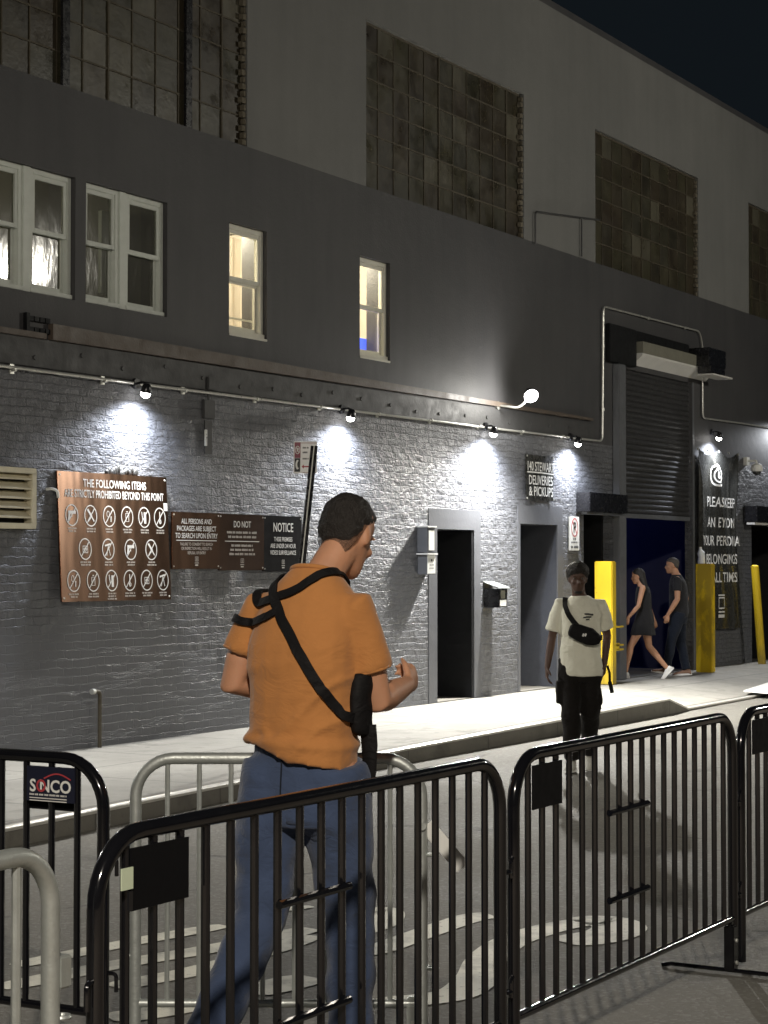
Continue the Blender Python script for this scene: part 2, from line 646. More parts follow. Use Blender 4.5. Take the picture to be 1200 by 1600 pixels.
def lines(mb, name, m, parent):
    """one object per line of writing: islands of the mesh whose heights overlap"""
    bm = mb.bm
    seen = set()
    isl = []
    for v in bm.verts:
        if v in seen:
            continue
        st, grp = [v], []
        seen.add(v)
        while st:
            q = st.pop()
            grp.append(q)
            for e in q.link_edges:
                w = e.other_vert(q)
                if w not in seen:
                    seen.add(w)
                    st.append(w)
        zs = [q.co.z for q in grp]
        isl.append((min(zs), max(zs), grp))
    isl.sort(key=lambda t: t[0])
    rows = []
    for a, c, g in isl:
        if rows and a < rows[-1][1] - .25 * (rows[-1][1] - rows[-1][0]):
            rows[-1][1] = max(rows[-1][1], c)
            rows[-1][2].extend(g)
        else:
            rows.append([a, c, list(g)])
    for a, c, g in rows:
        b = MB()
        mp_ = {v: b.bm.verts.new(v.co) for v in g}
        for f in {f for v in g for f in v.link_faces}:
            try:
                b.bm.faces.new([mp_[v] for v in f.verts])
            except ValueError:
                pass
        b.build(name, m, parent, fix=False)
    bm.free()


def stroke(mb, pts, w, y, closed=False):              # flat line in x,z on a plane facing -Y
    pts = [V((p[0], p[1])) for p in pts]
    n = len(pts)
    L, Rr = [], []
    for i, p in enumerate(pts):
        a = pts[i - 1] if (i > 0 or closed) else p
        b = pts[(i + 1) % n] if (i < n - 1 or closed) else p
        t = (b - a).normalized()
        q = V((-t.y, t.x)) * w / 2
        L.append(p + q)
        Rr.append(p - q)
    rng = range(n if closed else n - 1)
    for i in rng:
        j = (i + 1) % n
        mb.face([(L[i].x, y, L[i].y), (L[j].x, y, L[j].y), (Rr[j].x, y, Rr[j].y), (Rr[i].x, y, Rr[i].y)])


def rect(mb, x0, x1, z0, z1, y):
    mb.face([(x0, y, z0), (x1, y, z0), (x1, y, z1), (x0, y, z1)])


def oval(cx, cz, rx, rz, n=28, a0=0, a1=2 * math.pi):
    return [(cx + rx * math.cos(a0 + (a1 - a0) * i / n), cz + rz * math.sin(a0 + (a1 - a0) * i / n)) for i in range(n)]


# pixel of the 1200x1600 photo -> point on the ground plane z
def gnd(px, py, z=0.0):
    d = FWD + RGT * ((px - 600) / FPX) - UPV * ((py - 800) / FPX)
    t = (z - EYE) / d.z
    return V((0, 0, EYE)) + d * t


def onY(px, py, y):
    d = FWD + RGT * ((px - 600) / FPX) - UPV * ((py - 800) / FPX)
    return V((0, 0, EYE)) + d * (y / d.y)


D = 10.46          # the wall's face
# ------------------------------------------------------------------ ground
b = MB()
n = 60
b.face([(-120, -120, 0), (160, -120, 0), (160, 120, 0), (-120, 120, 0)])
struct(b.build('road', 'road'))

# far pavement: kerb line, a dropped kerb in front of the shutter
KERB = [(-30, 7.35, .12), (4, 7.55, .12), (8.6, 7.68, .12), (11.5, 7.88, .125), (14.3, 8.06, .13), (17, 8.08, .15), (19.2, 8.10, .175), (20.3, 8.12, .18), (20.95, 8.14, .035), (23.5, 8.18, .03), (30, 8.25, .03), (60, 8.5, .03)]
kp = []
for (a, bb) in zip(KERB, KERB[1:]):
    m_ = max(1, int((bb[0] - a[0]) / .6)) if a[0] > 0 and a[0] < 30 else 1
    for i in range(m_):
        f = i / m_
        kp.append(tuple(a[q] + (bb[q] - a[q]) * f for q in range(3)))
kp.append(KERB[-1])
b = MB()
b.loft([[(x, y + .16 + f * (D - .0 - y - .16), h + (.12 - h) * min(1, f * 1.6)) for (x, y, h) in kp] for f in (0, .2, .45, .7, 1.0)], closed=False)
struct(b.build('pavement', 'walk', smooth=True))
b = MB()
b.loft([[(x, y + .012, -.02) for x, y, h in kp], [(x, y + .014, h - .03) for x, y, h in kp], [(x, y + .02, h - .012) for x, y, h in kp], [(x, y + .16, h) for x, y, h in kp]], closed=False)
struct(b.build('kerb', 'curb', smooth=True))
b = MB()
k2 = [(x, y, h) for x, y, h in kp]
b.loft([[(x, y + .010, h - .022) for x, y, h in k2], [(x, y + .008, h - .004) for x, y, h in k2], [(x, y + .022, h + .004) for x, y, h in k2], [(x, y + .075, h + .003) for x, y, h in k2]], closed=False)
struct(b.build('kerb_edge', 'curbsteel', smooth=True))
# our side of the street
b = MB()
b.face([(-60, -40, .004), (80, -40, .004), (80, 2.15, .004), (12, 2.2, .004), (6, 2.28, .004), (-60, 2.3, .004)])
struct(b.build('near_pavement', 'near'))

# worn painted road letters
b = MB()


def road_stroke(pp, w):
    P = [gnd(*p) for p in pp]
    q = []
    for i in range(len(P) - 1):                       # smooth the line
        p0, p1, p2, p3 = P[max(0, i - 1)], P[i], P[i + 1], P[min(len(P) - 1, i + 2)]
        for s_ in range(6):
            t = s_ / 6
            q.append(.5 * ((2 * p1) + (p2 - p0) * t + (2 * p0 - 5 * p1 + 4 * p2 - p3) * t * t + (3 * p1 - p0 - 3 * p2 + p3) * t ** 3))
    q.append(P[-1])
    L, Q = [], []
    N = len(q)
    for i in range(N):
        t = (q[min(N - 1, i + 1)] - q[max(0, i - 1)])
        t.normalize()
        nn = V((-t.y, t.x, 0))
        e = min(i, N - 1 - i)
        ww = w * (1 if e > 2 else (.55, .82, .95)[e]) * (1 + .06 * noise.noise(q[i] * 3))
        L.append(q[i] + nn * ww / 2 + V((0, 0, .004)))
        Q.append(q[i] - nn * ww / 2 + V((0, 0, .004)))
    b.loft([L, Q], closed=False)


for pp, w in (([(571, 1492), (640, 1467), (700, 1446), (740, 1434), (768, 1431)], .125),
              ([(590, 1568), (660, 1563), (715, 1553), (745, 1530), (757, 1505), (775, 1487), (802, 1470), (860, 1451), (920, 1440)], .14),
              ([(905, 1443), (945, 1440), (968, 1450), (945, 1463), (880, 1473)], .20),
              ([(520, 1437), (575, 1425), (603, 1424), (606, 1436), (588, 1448), (540, 1462)], .12),
              ([(23, 1510), (150, 1484), (250, 1465), (350, 1447)], .105),
              ([(0, 1545), (100, 1524), (200, 1505), (310, 1487), (430, 1464), (488, 1452)], .12),
              ([(175, 1543), (240, 1531), (310, 1517), (400, 1492), (490, 1463)], .115),
              ([(385, 1552), (430, 1542), (487, 1528)], .16), ([(170, 1592), (240, 1583), (330, 1566)], .14),
              ([(430, 1424), (487, 1417)], .07)):
    road_stroke(pp, w * 1.3)
struct(b.build('road_marking', 'paint', fix=True))

# ------------------------------------------------------------------ the building
BL = thing('warehouse', 'long dark painted brick warehouse with big steel framed upper windows', 'building', (20, D, 0))


def wall_holes(x0, x1, z0, z1, holes, y, depth):
    b = MB()
    hs = [(max(a, x0), min(c, x1), max(e, z0), min(f, z1), a, c, e, f) for a, c, e, f in holes if a < x1 and c > x0 and e < z1 and f > z0]
    xs = sorted({x0, x1, *[v for h in hs for v in h[:2]]})
    zs = sorted({z0, z1, *[v for h in hs for v in h[2:4]]})
    for i in range(len(xs) - 1):
        for j in range(len(zs) - 1):
            cx, cz = (xs[i] + xs[i + 1]) / 2, (zs[j] + zs[j + 1]) / 2
            if any(h[0] < cx < h[1] and h[2] < cz < h[3] for h in hs):
                continue
            b.face([(xs[i], y, zs[j]), (xs[i + 1], y, zs[j]), (xs[i + 1], y, zs[j + 1]), (xs[i], y, zs[j + 1])])
    for a, c, e, f, ox0, ox1, oz0, oz1 in hs:
        Y = y + (.12 if ox0 == SH[0] else depth)
        b.face([(a, y, e), (a, y, f), (a, Y, f), (a, Y, e)])
        b.face([(c, y, e), (c, Y, e), (c, Y, f), (c, y, f)])
        if f == oz1:
            b.face([(a, y, f), (c, y, f), (c, Y, f), (a, Y, f)])
        if e == oz0:
            b.face([(a, y, e), (a, Y, e), (c, Y, e), (c, y, e)])
    return b


SH = (24.50, 27.06, -.1, 4.40)                # roller shutter opening
DOORS = [(19.12, 20.02, -.1, 2.09), (21.25, 22.32, -.1, 2.19), (23.14, 24.10, -.1, 2.40)]
GATE = (29.66, 33.2, -.1, 2.36)
SASH = [(11.55, 12.72, 3.93, 4.975), (12.86, 14.02, 3.93, 4.975)]
SMALL = [(15.0, 15.65, 3.89, 4.955), (17.42, 18.06, 3.90, 4.97)]
BIG = [(11.50, 15.30, 5.73, 7.535), (17.55, 21.38, 5.73, 7.535), (23.55, 27.36, 5.73, 7.535), (29.60, 33.4, 5.73, 7.535), (5.45, 9.25, 5.73, 7.535), (35.6, 39.4, 5.73, 7.535)]
holes = [SH, *DOORS, GATE, *SASH, *SMALL, *BIG]
wall_holes(1, 45, -.1, 3.30, holes, D, .62).build('brick_wall', 'brick', BL, fix=False)
wall_holes(1, 45, 3.30, 5.73, holes, D, .30).build('upper_wall', 'upper', BL, fix=False)
wall_holes(1, 45, 5.73, 8.83, holes, D, .10).build('parapet', 'grey', BL, fix=False)
b = MB()
b.box(1, 45, D + .001, D + 14, 8.83, 8.92)
b.build('roof', 'upper', BL)
for xx in (1, 45):
    b = MB()
    b.face([(xx, D, -.1), (xx, D + 14, -.1), (xx, D + 14, 8.83), (xx, D, 8.83)])
    b.build('end_wall', 'upper', BL)


def room(x0, x1, z0, z1, y0, dep, m, name='interior', ex=.0):
    b = MB()
    x0 -= ex
    x1 += ex
    y1 = y0 + dep
    b.face([(x0, y1, z0), (x1, y1, z0), (x1, y1, z1), (x0, y1, z1)])
    b.face([(x0, y0, z0), (x0, y1, z0), (x0, y1, z1), (x0, y0, z1)])
    b.face([(x1, y0, z0), (x1, y0, z1), (x1, y1, z1), (x1, y1, z0)])
    b.face([(x0, y0, z0), (x1, y0, z0), (x1, y1, z0), (x0, y1, z0)])
    b.face([(x0, y0, z1), (x0, y1, z1), (x1, y1, z1), (x1, y0, z1)])
    return b.build(name, m, BL, fix=False)


# doorways: the first has its black leaf folded in against the jamb
for i, d in enumerate(DOORS):
    room(d[0], d[1], -.02, d[3], D + .62, 1.2, 'dark', 'doorway')
d = DOORS[0]
b = MB()
b.box(d[1] - .05, d[1] - .006, D + .004, D + .86, .135, d[3] - .012)
dr = b.build('door', 'blackdoor', BL, bevel=.004)
d2_ = DOORS[1]
b = MB()
b.box(d2_[1] - .012, d2_[1] - .003, D + .006, D + .61, .13, d2_[3] - .004)
b.build('jamb_shade_panel', 'jamb_shade', BL)  # added panel: the recess's shade put into a darker colour
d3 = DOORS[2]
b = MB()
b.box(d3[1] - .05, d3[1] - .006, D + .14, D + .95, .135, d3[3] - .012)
b.build('door', 'blackdoor', BL, bevel=.004)  # added black sheet, not a real leaf: it darkens the shaded jamb
b = MB()
b.tube([(d[1] - .05, D + .74, 1.02), (d[1] - .10, D + .74, 1.02), (d[1] - .10, D + .64, 1.02)], .011, 8)
b.build('handle', 'black', dr, smooth=True)
for a in DOORS:
    b = MB()
    b.box(a[0] - .02, a[1] + .02, D + .02, D + 1.7, .10, .128)
    b.build('threshold', 'curb', BL)
# plain render bands round the two left doors (smooth painted cement, a hair proud of the bricks)
b = MB()
for a, w0, w1 in ((DOORS[0], .20, .17), (DOORS[1], .07, .16)):
    t = a[3] + .23
    b.prism([(a[0] - w0, .125), (a[0] - .002, .125), (a[0] - .002, a[3] + .002), (a[1] + .002, a[3] + .002), (a[1] + .002, .125), (a[1] + w1, .125), (a[1] + w1, t), (a[0] - w0, t)], D - .006, D + .004)
b.build('door_surround', mat_wall('smooth painted cement', (.070, .073, .081), (.110, .113, .122), .5), BL)

# the roller shutter, its interior and its steel columns
room(SH[0] - .30, SH[1] + 2.5, -.02, SH[3], D + .12, 7.0, 'navy', 'loading_bay')
b = MB()
b.face([(SH[1], D + .12, -.02), (SH[1], D + .12, SH[3]), (SH[1] + 2.5, D + .12, SH[3]), (SH[1] + 2.5, D + .12, -.02)])
b.build('inner_wall', 'navy', BL, fix=False)
b = MB()
b.face([(SH[0] - .3, D + .12, -.02), (SH[0] - .3, D + .12, SH[3]), (SH[0], D + .12, SH[3]), (SH[0], D + .12, -.02)])
b.build('inner_wall', 'navy', BL, fix=False)
b = MB()
b.box(SH[0], SH[1], D + .02, D + 8, .10, .124)
b.build('bay_floor', 'curb', BL)
prof = []
z = 2.40
while z < 4.44:
    for dz, dy in ((0, .0), (.012, -.016), (.034, -.022), (.056, -.016), (.068, .0)):
        prof.append((D + .07 + dy, z + dz))
    z += .075
b = MB()
b.loft([[(x, y, z_) for y, z_ in prof] for x in (SH[0], SH[1])], closed=False)
sh = b.build('roller_shutter', 'shutter', BL)
b = MB()
b.box(SH[0] + .01, SH[1] - .01, D + .03, D + .09, 2.335, 2.398)
b.build('bottom_bar', 'steelgrey', sh, bevel=.006)
b = MB()
b.box(24.10, 24.33, D - .10, D - .002, .125, 4.42)
b.box(24.33, 24.50, D - .03, D - .003, .125, 4.42)
b.build('column', 'steelgrey', BL, bevel=.006)
b = MB()
b.box(27.06, 27.13, D - .012, D - .001, .125, 4.42)
b.build('column', 'steelgrey', BL, bevel=.006)
# roller boxes over the third door and over the gate at the right
b = MB()
b.box(22.90, 24.15, D - .20, D - .002, 2.375, 2.63)
o = b.build('roller_housing', 'black', BL, bevel=.008)
b = MB()
b.box(22.96, 24.11, D - .13, D - .05, 2.345, 2.374)
b.build('bottom_bar', 'steelgrey', o)
b = MB()
b.box(29.25, 33.5, D - .24, D - .002, 2.365, 2.62)
o = b.build('roller_housing', 'black', BL, bevel=.008)
b = MB()
b.box(29.27, 33.48, D - .20, D - .06, 2.325, 2.364)
b.build('bottom_bar', 'canopy', o)
room(GATE[0], GATE[1], -.02, GATE[3], D + .62, 3, 'dark', 'doorway')

# hood over the shutter: pale soffit, ply fascia, black motor box at the right end
b = MB()
x0, x1 = 24.80, 27.62
P_ = [(D - .003, 4.47), (D - .15, 4.60), (D - .15, 4.63), (D - .003, 4.63)]
b.loft([[(x0, y, z) for y, z in P_], [(x1, y, z) for y, z in P_]])
hd = b.build('shutter_hood', 'canopy', BL)
b = MB()
b.box(24.80, 26.84, D - .16, D - .003, 4.632, 4.79)
b.build('fascia', 'beige', hd)
b = MB()
b.box(26.84, 27.55, D - .36, D - .004, 4.632, 4.90)
b.box(26.90, 27.50, D - .36, D - .152, 4.52, 4.632)
b.build('motor_box', 'black', hd, bevel=.01)
b = MB()
b.box(26.90, 27.72, D - .40, D - .152, 4.492, 4.515)
b.build('lip', 'canopy', hd)
b = MB()
b.box(23.86, 24.79, D - .07, D - .004, 4.43, 4.95)
b.box(24.79, 26.84, D - .05, D - .004, 4.80, 4.95)
b.build('recess_shade_box', 'blackdoor', hd, bevel=.01)  # black boxes stand in for the shaded recess above the shutter

# ledge and steel channel between the two storeys
b = MB()
b.prism([(12.37, 3.555), (23.35, 3.595), (23.35, 3.625), (12.37, 3.69)], D - .055, D - .001)
b.prism([(1.0, 3.52), (12.30, 3.552), (12.30, 3.60), (1.0, 3.58)], D - .050, D - .001)
lg = b.build('ledge', 'beam', BL, bevel=.003)
b = MB()
b.box(1, 23.45, D - .022, D - .001, 3.315, 3.55)
for i in range(24):
    x = 9.3 + i * .58 + random.uniform(-.03, .05)
    b.cyl((x, D - .021, 3.43 + random.uniform(-.05, .05)), (0, -1, 0), .022, .018, .014, 8)
b.build('steel_channel', 'web', BL)
b = MB()
for i in range(4):
    b.box(12.10 + i * .07, 12.155 + i * .07, D - .03, D - .001, 3.60, 3.64)
    b.box(12.10 + i * .07, 12.155 + i * .07, D - .03, D - .001, 3.69, 3.73)
b.box(12.06, 12.10, D - .04, D - .001, 3.58, 3.75)
b.build('bracket', 'blackdoor', BL)

# --- big steel windows
for wi, (x0, x1, z0, z1) in enumerate(BIG):
    yb = D + .065
    me = MB()
    me.face([(x0, yb, z0), (x1, yb, z0), (x1, yb, z1), (x0, yb, z1)])
    wd = bpy.data.objects.new('window', None)
    COL.objects.link(wd)
    wd.parent = BL
    wd.location = V((x0, yb, z0)) - WL[BL.name]
    WL[wd.name] = V((x0, yb, z0))
    me.build('pane', 'pane1', wd, fix=False)
    f = MB()
    nx, nz = 11, 6
    cw, ch = .345, .30
    i = 0
    x = x0
    while x <= x1 + .01:
        main = i % 5 == 0
        r = .010 if main else .006
        f.box(max(x - r, x0), min(x + r, x1), yb - (.016 if main else .010), yb - .002, z0, z1)
        x += cw
        i += 1
    i = 0
    z = z0
    while z <= z1 + .01:
        r = .02 if i in (0, 6) else .008
        f.box(x0, x1, yb - .012, yb - .003, max(z - r, z0), min(z + r, z1))
        z += ch
        i += 1
    f.build('frame', 'rust', wd)
    if wi == 0:                                       # heavy posts between the left bank of sashes
        for xx in (12.60, 14.36):
            f = MB()
            f.box(xx - .045, xx + .045, D + .006, yb - .031, z0, z1)
            f.build('mullion', 'black', wd)
    # toothed, crumbling bricks up the right jamb
    q = MB()
    z = z0 + .01
    k = 0
    while z < z1 - .05:
        dd = (.035 if k % 2 else .07) + random.uniform(-.010, .010)
        q.box(x1 - dd, x1 - .001, D + .006 + random.uniform(0, .012), D + .062, z, min(z + .056, z1 - .002))
        z += .068
        k += 1
    q.build('jamb_bricks', 'quoin', wd, bevel=.004)

# --- the two pairs of sash windows and two small lit windows


def sash_unit(b, x0, x1, z0, z1, y, fr=.045):
    zm = (z0 + z1) / 2 + .01
    # outer frame
    b.box(x0, x0 + fr, y, y + .07, z0, z1)
    b.box(x1 - fr, x1, y, y + .07, z0, z1)
    b.box(x0 + fr, x1 - fr, y, y + .07, z1 - fr, z1)
    b.box(x0 - .0, x1 + .0, y - .02, y - .001, z0 + .004, z0 + fr * .9)
    b.box(x0 + fr, x1 - fr, y + .001, y + .07, z0, z0 + fr)
    # upper sash (outer) and lower sash (inner)
    s = .034
    for (a, c, yy) in ((zm - .02, z1 - fr, y + .010), (z0 + fr, zm + .02, y + .042)):
        b.box(x0 + fr, x0 + fr + s, yy, yy + .028, a, c)
        b.box(x1 - fr - s, x1 - fr, yy, yy + .028, a, c)
        b.box(x0 + fr + s, x1 - fr - s, yy, yy + .028, a, a + s * 1.15)
        b.box(x0 + fr + s, x1 - fr - s, yy, yy + .028, c - s * 1.15, c)


def panes(b, x0, x1, z0, z1, y):
    zm = (z0 + z1) / 2 + .01
    b.face([(x0 + .07, y + .024, zm), (x1 - .07, y + .024, zm), (x1 - .07, y + .024, z1 - .07), (x0 + .07, y + .024, z1 - .07)])
    b.face([(x0 + .07, y + .056, z0 + .07), (x1 - .07, y + .056, z0 + .07), (x1 - .07, y + .056, zm), (x0 + .07, y + .056, zm)])


for i, (x0, x1, z0, z1) in enumerate(SASH):
    b = MB()
    g = MB()
    xm = (x0 + x1) / 2 - .03 + (.0 if i else .03)
    y = D + .045
    b.box(xm - .045, xm + .045, y - .015, y + .075, z0 + .001, z1)
    for a, c in ((x0 + .004, xm - .045), (xm + .045, x1 - .004)):
        sash_unit(b, a, c, z0 + .004, z1, y)
        panes(g, a, c, z0 + .004, z1, y)
    f = b.build('window', 'frame', BL, bevel=.003)
    g.build('pane', 'glass', f, fix=False)
    room(x0, x1, z0 - .3, z1 + .2, D + .30, 2.6, 'room', 'interior', .0)
b = MB()
b.box(13.70, 14.02, D + .5, D + .54, 4.15, 4.9)                    # a pale board leaning inside the right pair
b.build('inside_panel', 'frame', BL)
lamp('room_glow', 'POINT', (13.2, D + 1.6, 4.9), 14, (1, .9, .65), .1)
lamp('room_glow', 'POINT', (12.2, D + 1.6, 4.9), 16, (1, .86, .6), .1)
for i, (x0, x1, z0, z1) in enumerate(SMALL):
    b = MB()
    g = MB()
    y = D + .045
    sash_unit(b, x0 + .004, x1 - .004, z0 + .004, z1, y, .05)
    if i == 0:
        zz = z0 + .50
        b.box(x0 + .06, x1 - .06, y + .03, y + .055, zz, zz + .045)       # the lower sash stands a little open
        b.box(x0 + .05, x1 - .05, y + .072, y + .082, z0 + .165, z0 + .185)
    panes(g, x0 + .004, x1 - .004, z0 + .004, z1, y)
    f = b.build('window', 'framewarm', BL, bevel=.003)
    g.build('pane', 'glass', f, fix=False)
    b = MB()
    b.box(x0 + .004, x1 - .004, D - .008, D + .045, z0 - .02, z0 + .003)
    b.build('sill', 'framewarm', f, bevel=.004)
    room(x0 - .3, x1 + 1.2, z0 - .2, z1 + .25, D + .30, 1.3, 'litroom', 'interior')
    lamp('room_light', 'POINT', (x0 + .50, D + .62, z1 + .12), 290, (1, .86, .68), .08)
    b = MB()                                                                # a thin curtain hangs inside
    nn = 40
    b.loft([[(x0 + .30 + q * (x1 - x0 + .9) / nn, D + 1.15 + .012 * math.sin(q * 1.7) + .006 * math.sin(q * 3.1 + zz), zz) for q in range(nn + 1)] for zz in (z0 - .1, z0 + .35, z1 + .2)], closed=False)
    b.build('curtain', 'litroom', f, smooth='all')
b = MB()
x0, x1, z0, z1 = SMALL[1]
b.box(x0 + .34, x0 + .92, D + .34, D + .38, z0 - .05, z0 + .27)
b.build('screen', 'blue', BL)
lamp('screen_glow', 'POINT', (x0 + .45, D + .25, z0 + .25), 1.0, (.1, .15, 1), .04)
# a weak blue glow deep in the loading bay
lamp('bay_glow', 'POINT', (27.8, D + 4.5, 3.9), 42, (.12, .20, 1.0), .2)
for a_ in ((25.2, 25.55, .78, .86), (27.4, 27.75, 1.2, 1.27), (28.1, 28.5, .30, .36)):
    b = MB()
    b.box(a_[0], a_[1], D + 5.2, D + 5.24, a_[2], a_[3])
    b.build('light_strip', 'purple', BL)

# ------------------------------------------------------------------ conduit, lamps
T = thing('electrical_conduit', 'thin galvanised conduit running along the brick wall and up round the shutter', 'conduit', (20, D, 3.3))


def arcpath(pts, r=.09, n=5):
    pts = [V(p) for p in pts]
    out = [pts[0]]
    for i in range(1, len(pts) - 1):
        a = (pts[i - 1] - pts[i]).normalized()
        c = (pts[i + 1] - pts[i]).normalized()
        rr = min(r, (pts[i - 1] - pts[i]).length * .45, (pts[i + 1] - pts[i]).length * .45)
        p0, p1 = pts[i] + a * rr, pts[i] + c * rr
        for q in range(n + 1):
            t = q / n
            out.append(p0 * (1 - t) ** 2 + pts[i] * 2 * t * (1 - t) + p1 * t * t)
    out.append(pts[-1])
    return out


b = MB()
yc = D - .035
b.tube(arcpath([(1, yc, 3.265), (13.7, yc, 3.285), (20.5, yc, 3.315), (23.68, yc, 3.34), (23.72, yc, 5.16), (27.30, yc, 5.20), (27.42, yc, 5.0), (27.42, yc, 3.90), (29.2, yc, 3.93), (36, yc, 3.98)], .1), .0135, 8)
b.build('pipe', 'pipe', T, smooth=True)
x = 11.9
while x < 23.4:
    b = MB()
    b.cyl((x, yc, 3.27 + (x - 12) * .0058), (1, 0, 0), .021, .021, .03, 10)
    b.box(x - .01, x + .04, D - .012, D, 3.235 + (x - 12) * .0058, 3.315 + (x - 12) * .0058)
    b.build('clip', 'pipe', T, smooth=True)
    x += 1.17
for p_, a_ in (((23.71, yc, 3.75), (0, 0, 1)), ((23.71, yc, 4.6), (0, 0, 1)), ((25.3, yc, 5.175), (1, 0, 0)), ((26.7, yc, 5.19), (1, 0, 0))):
    b = MB()
    b.cyl(p_, a_, .02, .02, .04, 10)
    b.build('coupling', 'pipe', T, smooth=True)
sc = [(6.55, 3.20, 'small wall light on the conduit farthest left', 120), (10.05, 3.22, 'small wall light on the conduit just past the louvre vent', 120),
      (13.52, 3.235, 'small wall light above the large prohibited items sign', 120), (17.00, 3.252, 'small wall light right of the parking sign and its post', 140),
      (20.26, 3.277, 'small wall light over the mailbox left of the deliveries sign', 215), (22.66, 3.291, 'small wall light at the conduit corner right of the deliveries sign', 140),
      (27.82, 3.66, 'small wall light shining on the top of the hanging banner', 130)]
for i, (x, z, lab, pw) in enumerate(sc):
    T = thing('wall_light', lab, 'wall light', (x, D - .16, z), 'small lights along the conduit')
    b = MB()
    b.cyl((x, D - .02, z + .05), (0, -1, 0), .05, .045, .03, 14)
    b.tube([(x, D - .045, z + .05), (x, D - .11, z + .055), (x, D - .15, z + .04)], .011, 8)
    b.build('arm', 'black', T, smooth=True)
    ax = V((0, .22, -1)).normalized()
    c = V((x, D - .16, z + .045))
    b = MB()
    b.tube([c, c + ax * .015, c + ax * .06, c + ax * .085], [.018, .036, .046, .047], 16)
    b.build('housing', 'black', T, smooth=True)
    b = MB()
    b.ell(c + ax * .092, (.044, 0, 0), ax.cross(V((1, 0, 0))) * .044, ax * .040, 16, 9)
    b.build('lens', 'lens', T, smooth='all')
    lamp('wall_light_beam', 'SPOT', c + ax * .145 + V((0, -.10, 0)), pw * 1.45, (.84, .89, 1.0), .03, (0.0, .24, -1), T, R(152), .9)
    lamp('wall_light_spread', 'SPOT', c + ax * .15, 360 if x < 18 else 170, (1.0, .97, .90), .04, (0, -.62, -1), T, R(116), .6)

T = thing('floodlight', 'bright floodlight on a bent arm above the ledge left of the shutter', 'floodlight', (20.7, D, 3.62))
b = MB()
b.tube(arcpath([(20.62, D - .03, 3.60), (20.62, D - .30, 3.56), (20.62, D - .42, 3.66)], .06), .014, 8)
b.cyl((20.62, D - .001, 3.60), (0, -1, 0), .05, .05, .03, 12)
b.build('arm', 'pipe', T, smooth=True)
ax = V((-.50, -.60, -.62)).normalized()
sd = V((1, 0, 0))
sd = (sd - ax * sd.dot(ax)).normalized()
up = ax.cross(sd)
c = V((20.62, D - .46, 3.70))
b = MB()
b.tube([c - ax * .09, c - ax * .07, c - ax * .02, c], [.04, .07, .088, .092], 20)
b.build('housing', 'black', T, smooth=True)
b = MB()
b.ell(c + ax * .004, sd * .084, up * .084, ax * .060, 20, 9)
b.build('lens', 'flood', T, smooth='all')
lamp('floodlight_beam', 'SPOT', c + ax * .085, 3000, (1.0, .97, .90), .06, (-.25, -.85, -1), T, R(160), .7)
lamp('floodlight_spill', 'POINT', V((20.50, D - .52, 3.64)), 60, (1.0, .97, .90), .06, None, T)

# flat floodlight out of frame to the right keeps the gate wall bright
lamp('gate_light', 'SPOT', (31.2, D - .30, 4.0), 170, (.92, .95, 1), .05, (-.25, .25, -1), None, R(150), .7)

# junction boxes under the conduit
T = thing('junction_box', 'grey junction boxes with a short stub of pipe below the conduit', 'junction box', (14.66, D, 3.0))
b = MB()
b.box(14.56, 14.74, D - .030, D - .001, 3.045, 3.225)
b.build('box', 'web', T, bevel=.008)
b = MB()
b.box(14.60, 14.72, D - .05, D - .023, 3.32, 3.44)
b.build('box', 'web', T, bevel=.008)
b = MB()
b.tube([(14.575, D - .035, 2.94), (14.575, D - .035, 2.79)], .015, 8)
b.build('stub', 'pipe', T, smooth=True)
b = MB()
b.tube([(14.64, D - .02, 3.30), (14.64, D - .02, 3.22)], .012, 8)
b.build('stub', 'web', T, smooth=True)
b = MB()
b.box(14.60, 14.71, D - .012, D - .001, 2.72, 3.03)
b.build('back_plate', 'web', T)

# faint steel rail high on the grey wall
T = thing('roof_rail', 'thin grey pipe rail fixed on the grey wall between two big upper windows', 'rail', (22.4, D, 5.73))
b = MB()
b.tube(arcpath([(21.64, D - .03, 5.70), (21.64, D - .03, 6.11), (23.04, D - .03, 6.25), (23.6, D - .03, 6.31)], .06), .012, 8)
b.tube([(23.04, D - .03, 5.74), (23.04, D - .03, 6.25)], .012, 8)
b.build('pipe', 'web', T, smooth=True)

# ------------------------------------------------------------------ signs on the wall


def panel(x0, x1, z0, z1, y0, th, mat, name, label, cat='sign', group=None, tilt=0):
    T = thing(name, label, cat, ((x0 + x1) / 2, y0, (z0 + z1) / 2), group)
    b = MB()
    b.box(x0, x1, y0 - th, y0, z0, z1)
    b.build('board', mat, T, bevel=.003)
    return T


def words(mb, x0, x1, z, h, y, rng):                 # a caption too small to read: word-long marks
    x = x0
    while x < x1:
        w = rng.uniform(.4, 1.1) * h * 4
        xx = min(x + w, x1)
        q = x
        while q < xx - h * .3:
            ww = h * rng.uniform(.42, .62)
            rect(mb, q, min(q + ww, xx), z, z + h * rng.uniform(.85, 1), y)
            q += ww + h * .18
        x = xx + h * .5


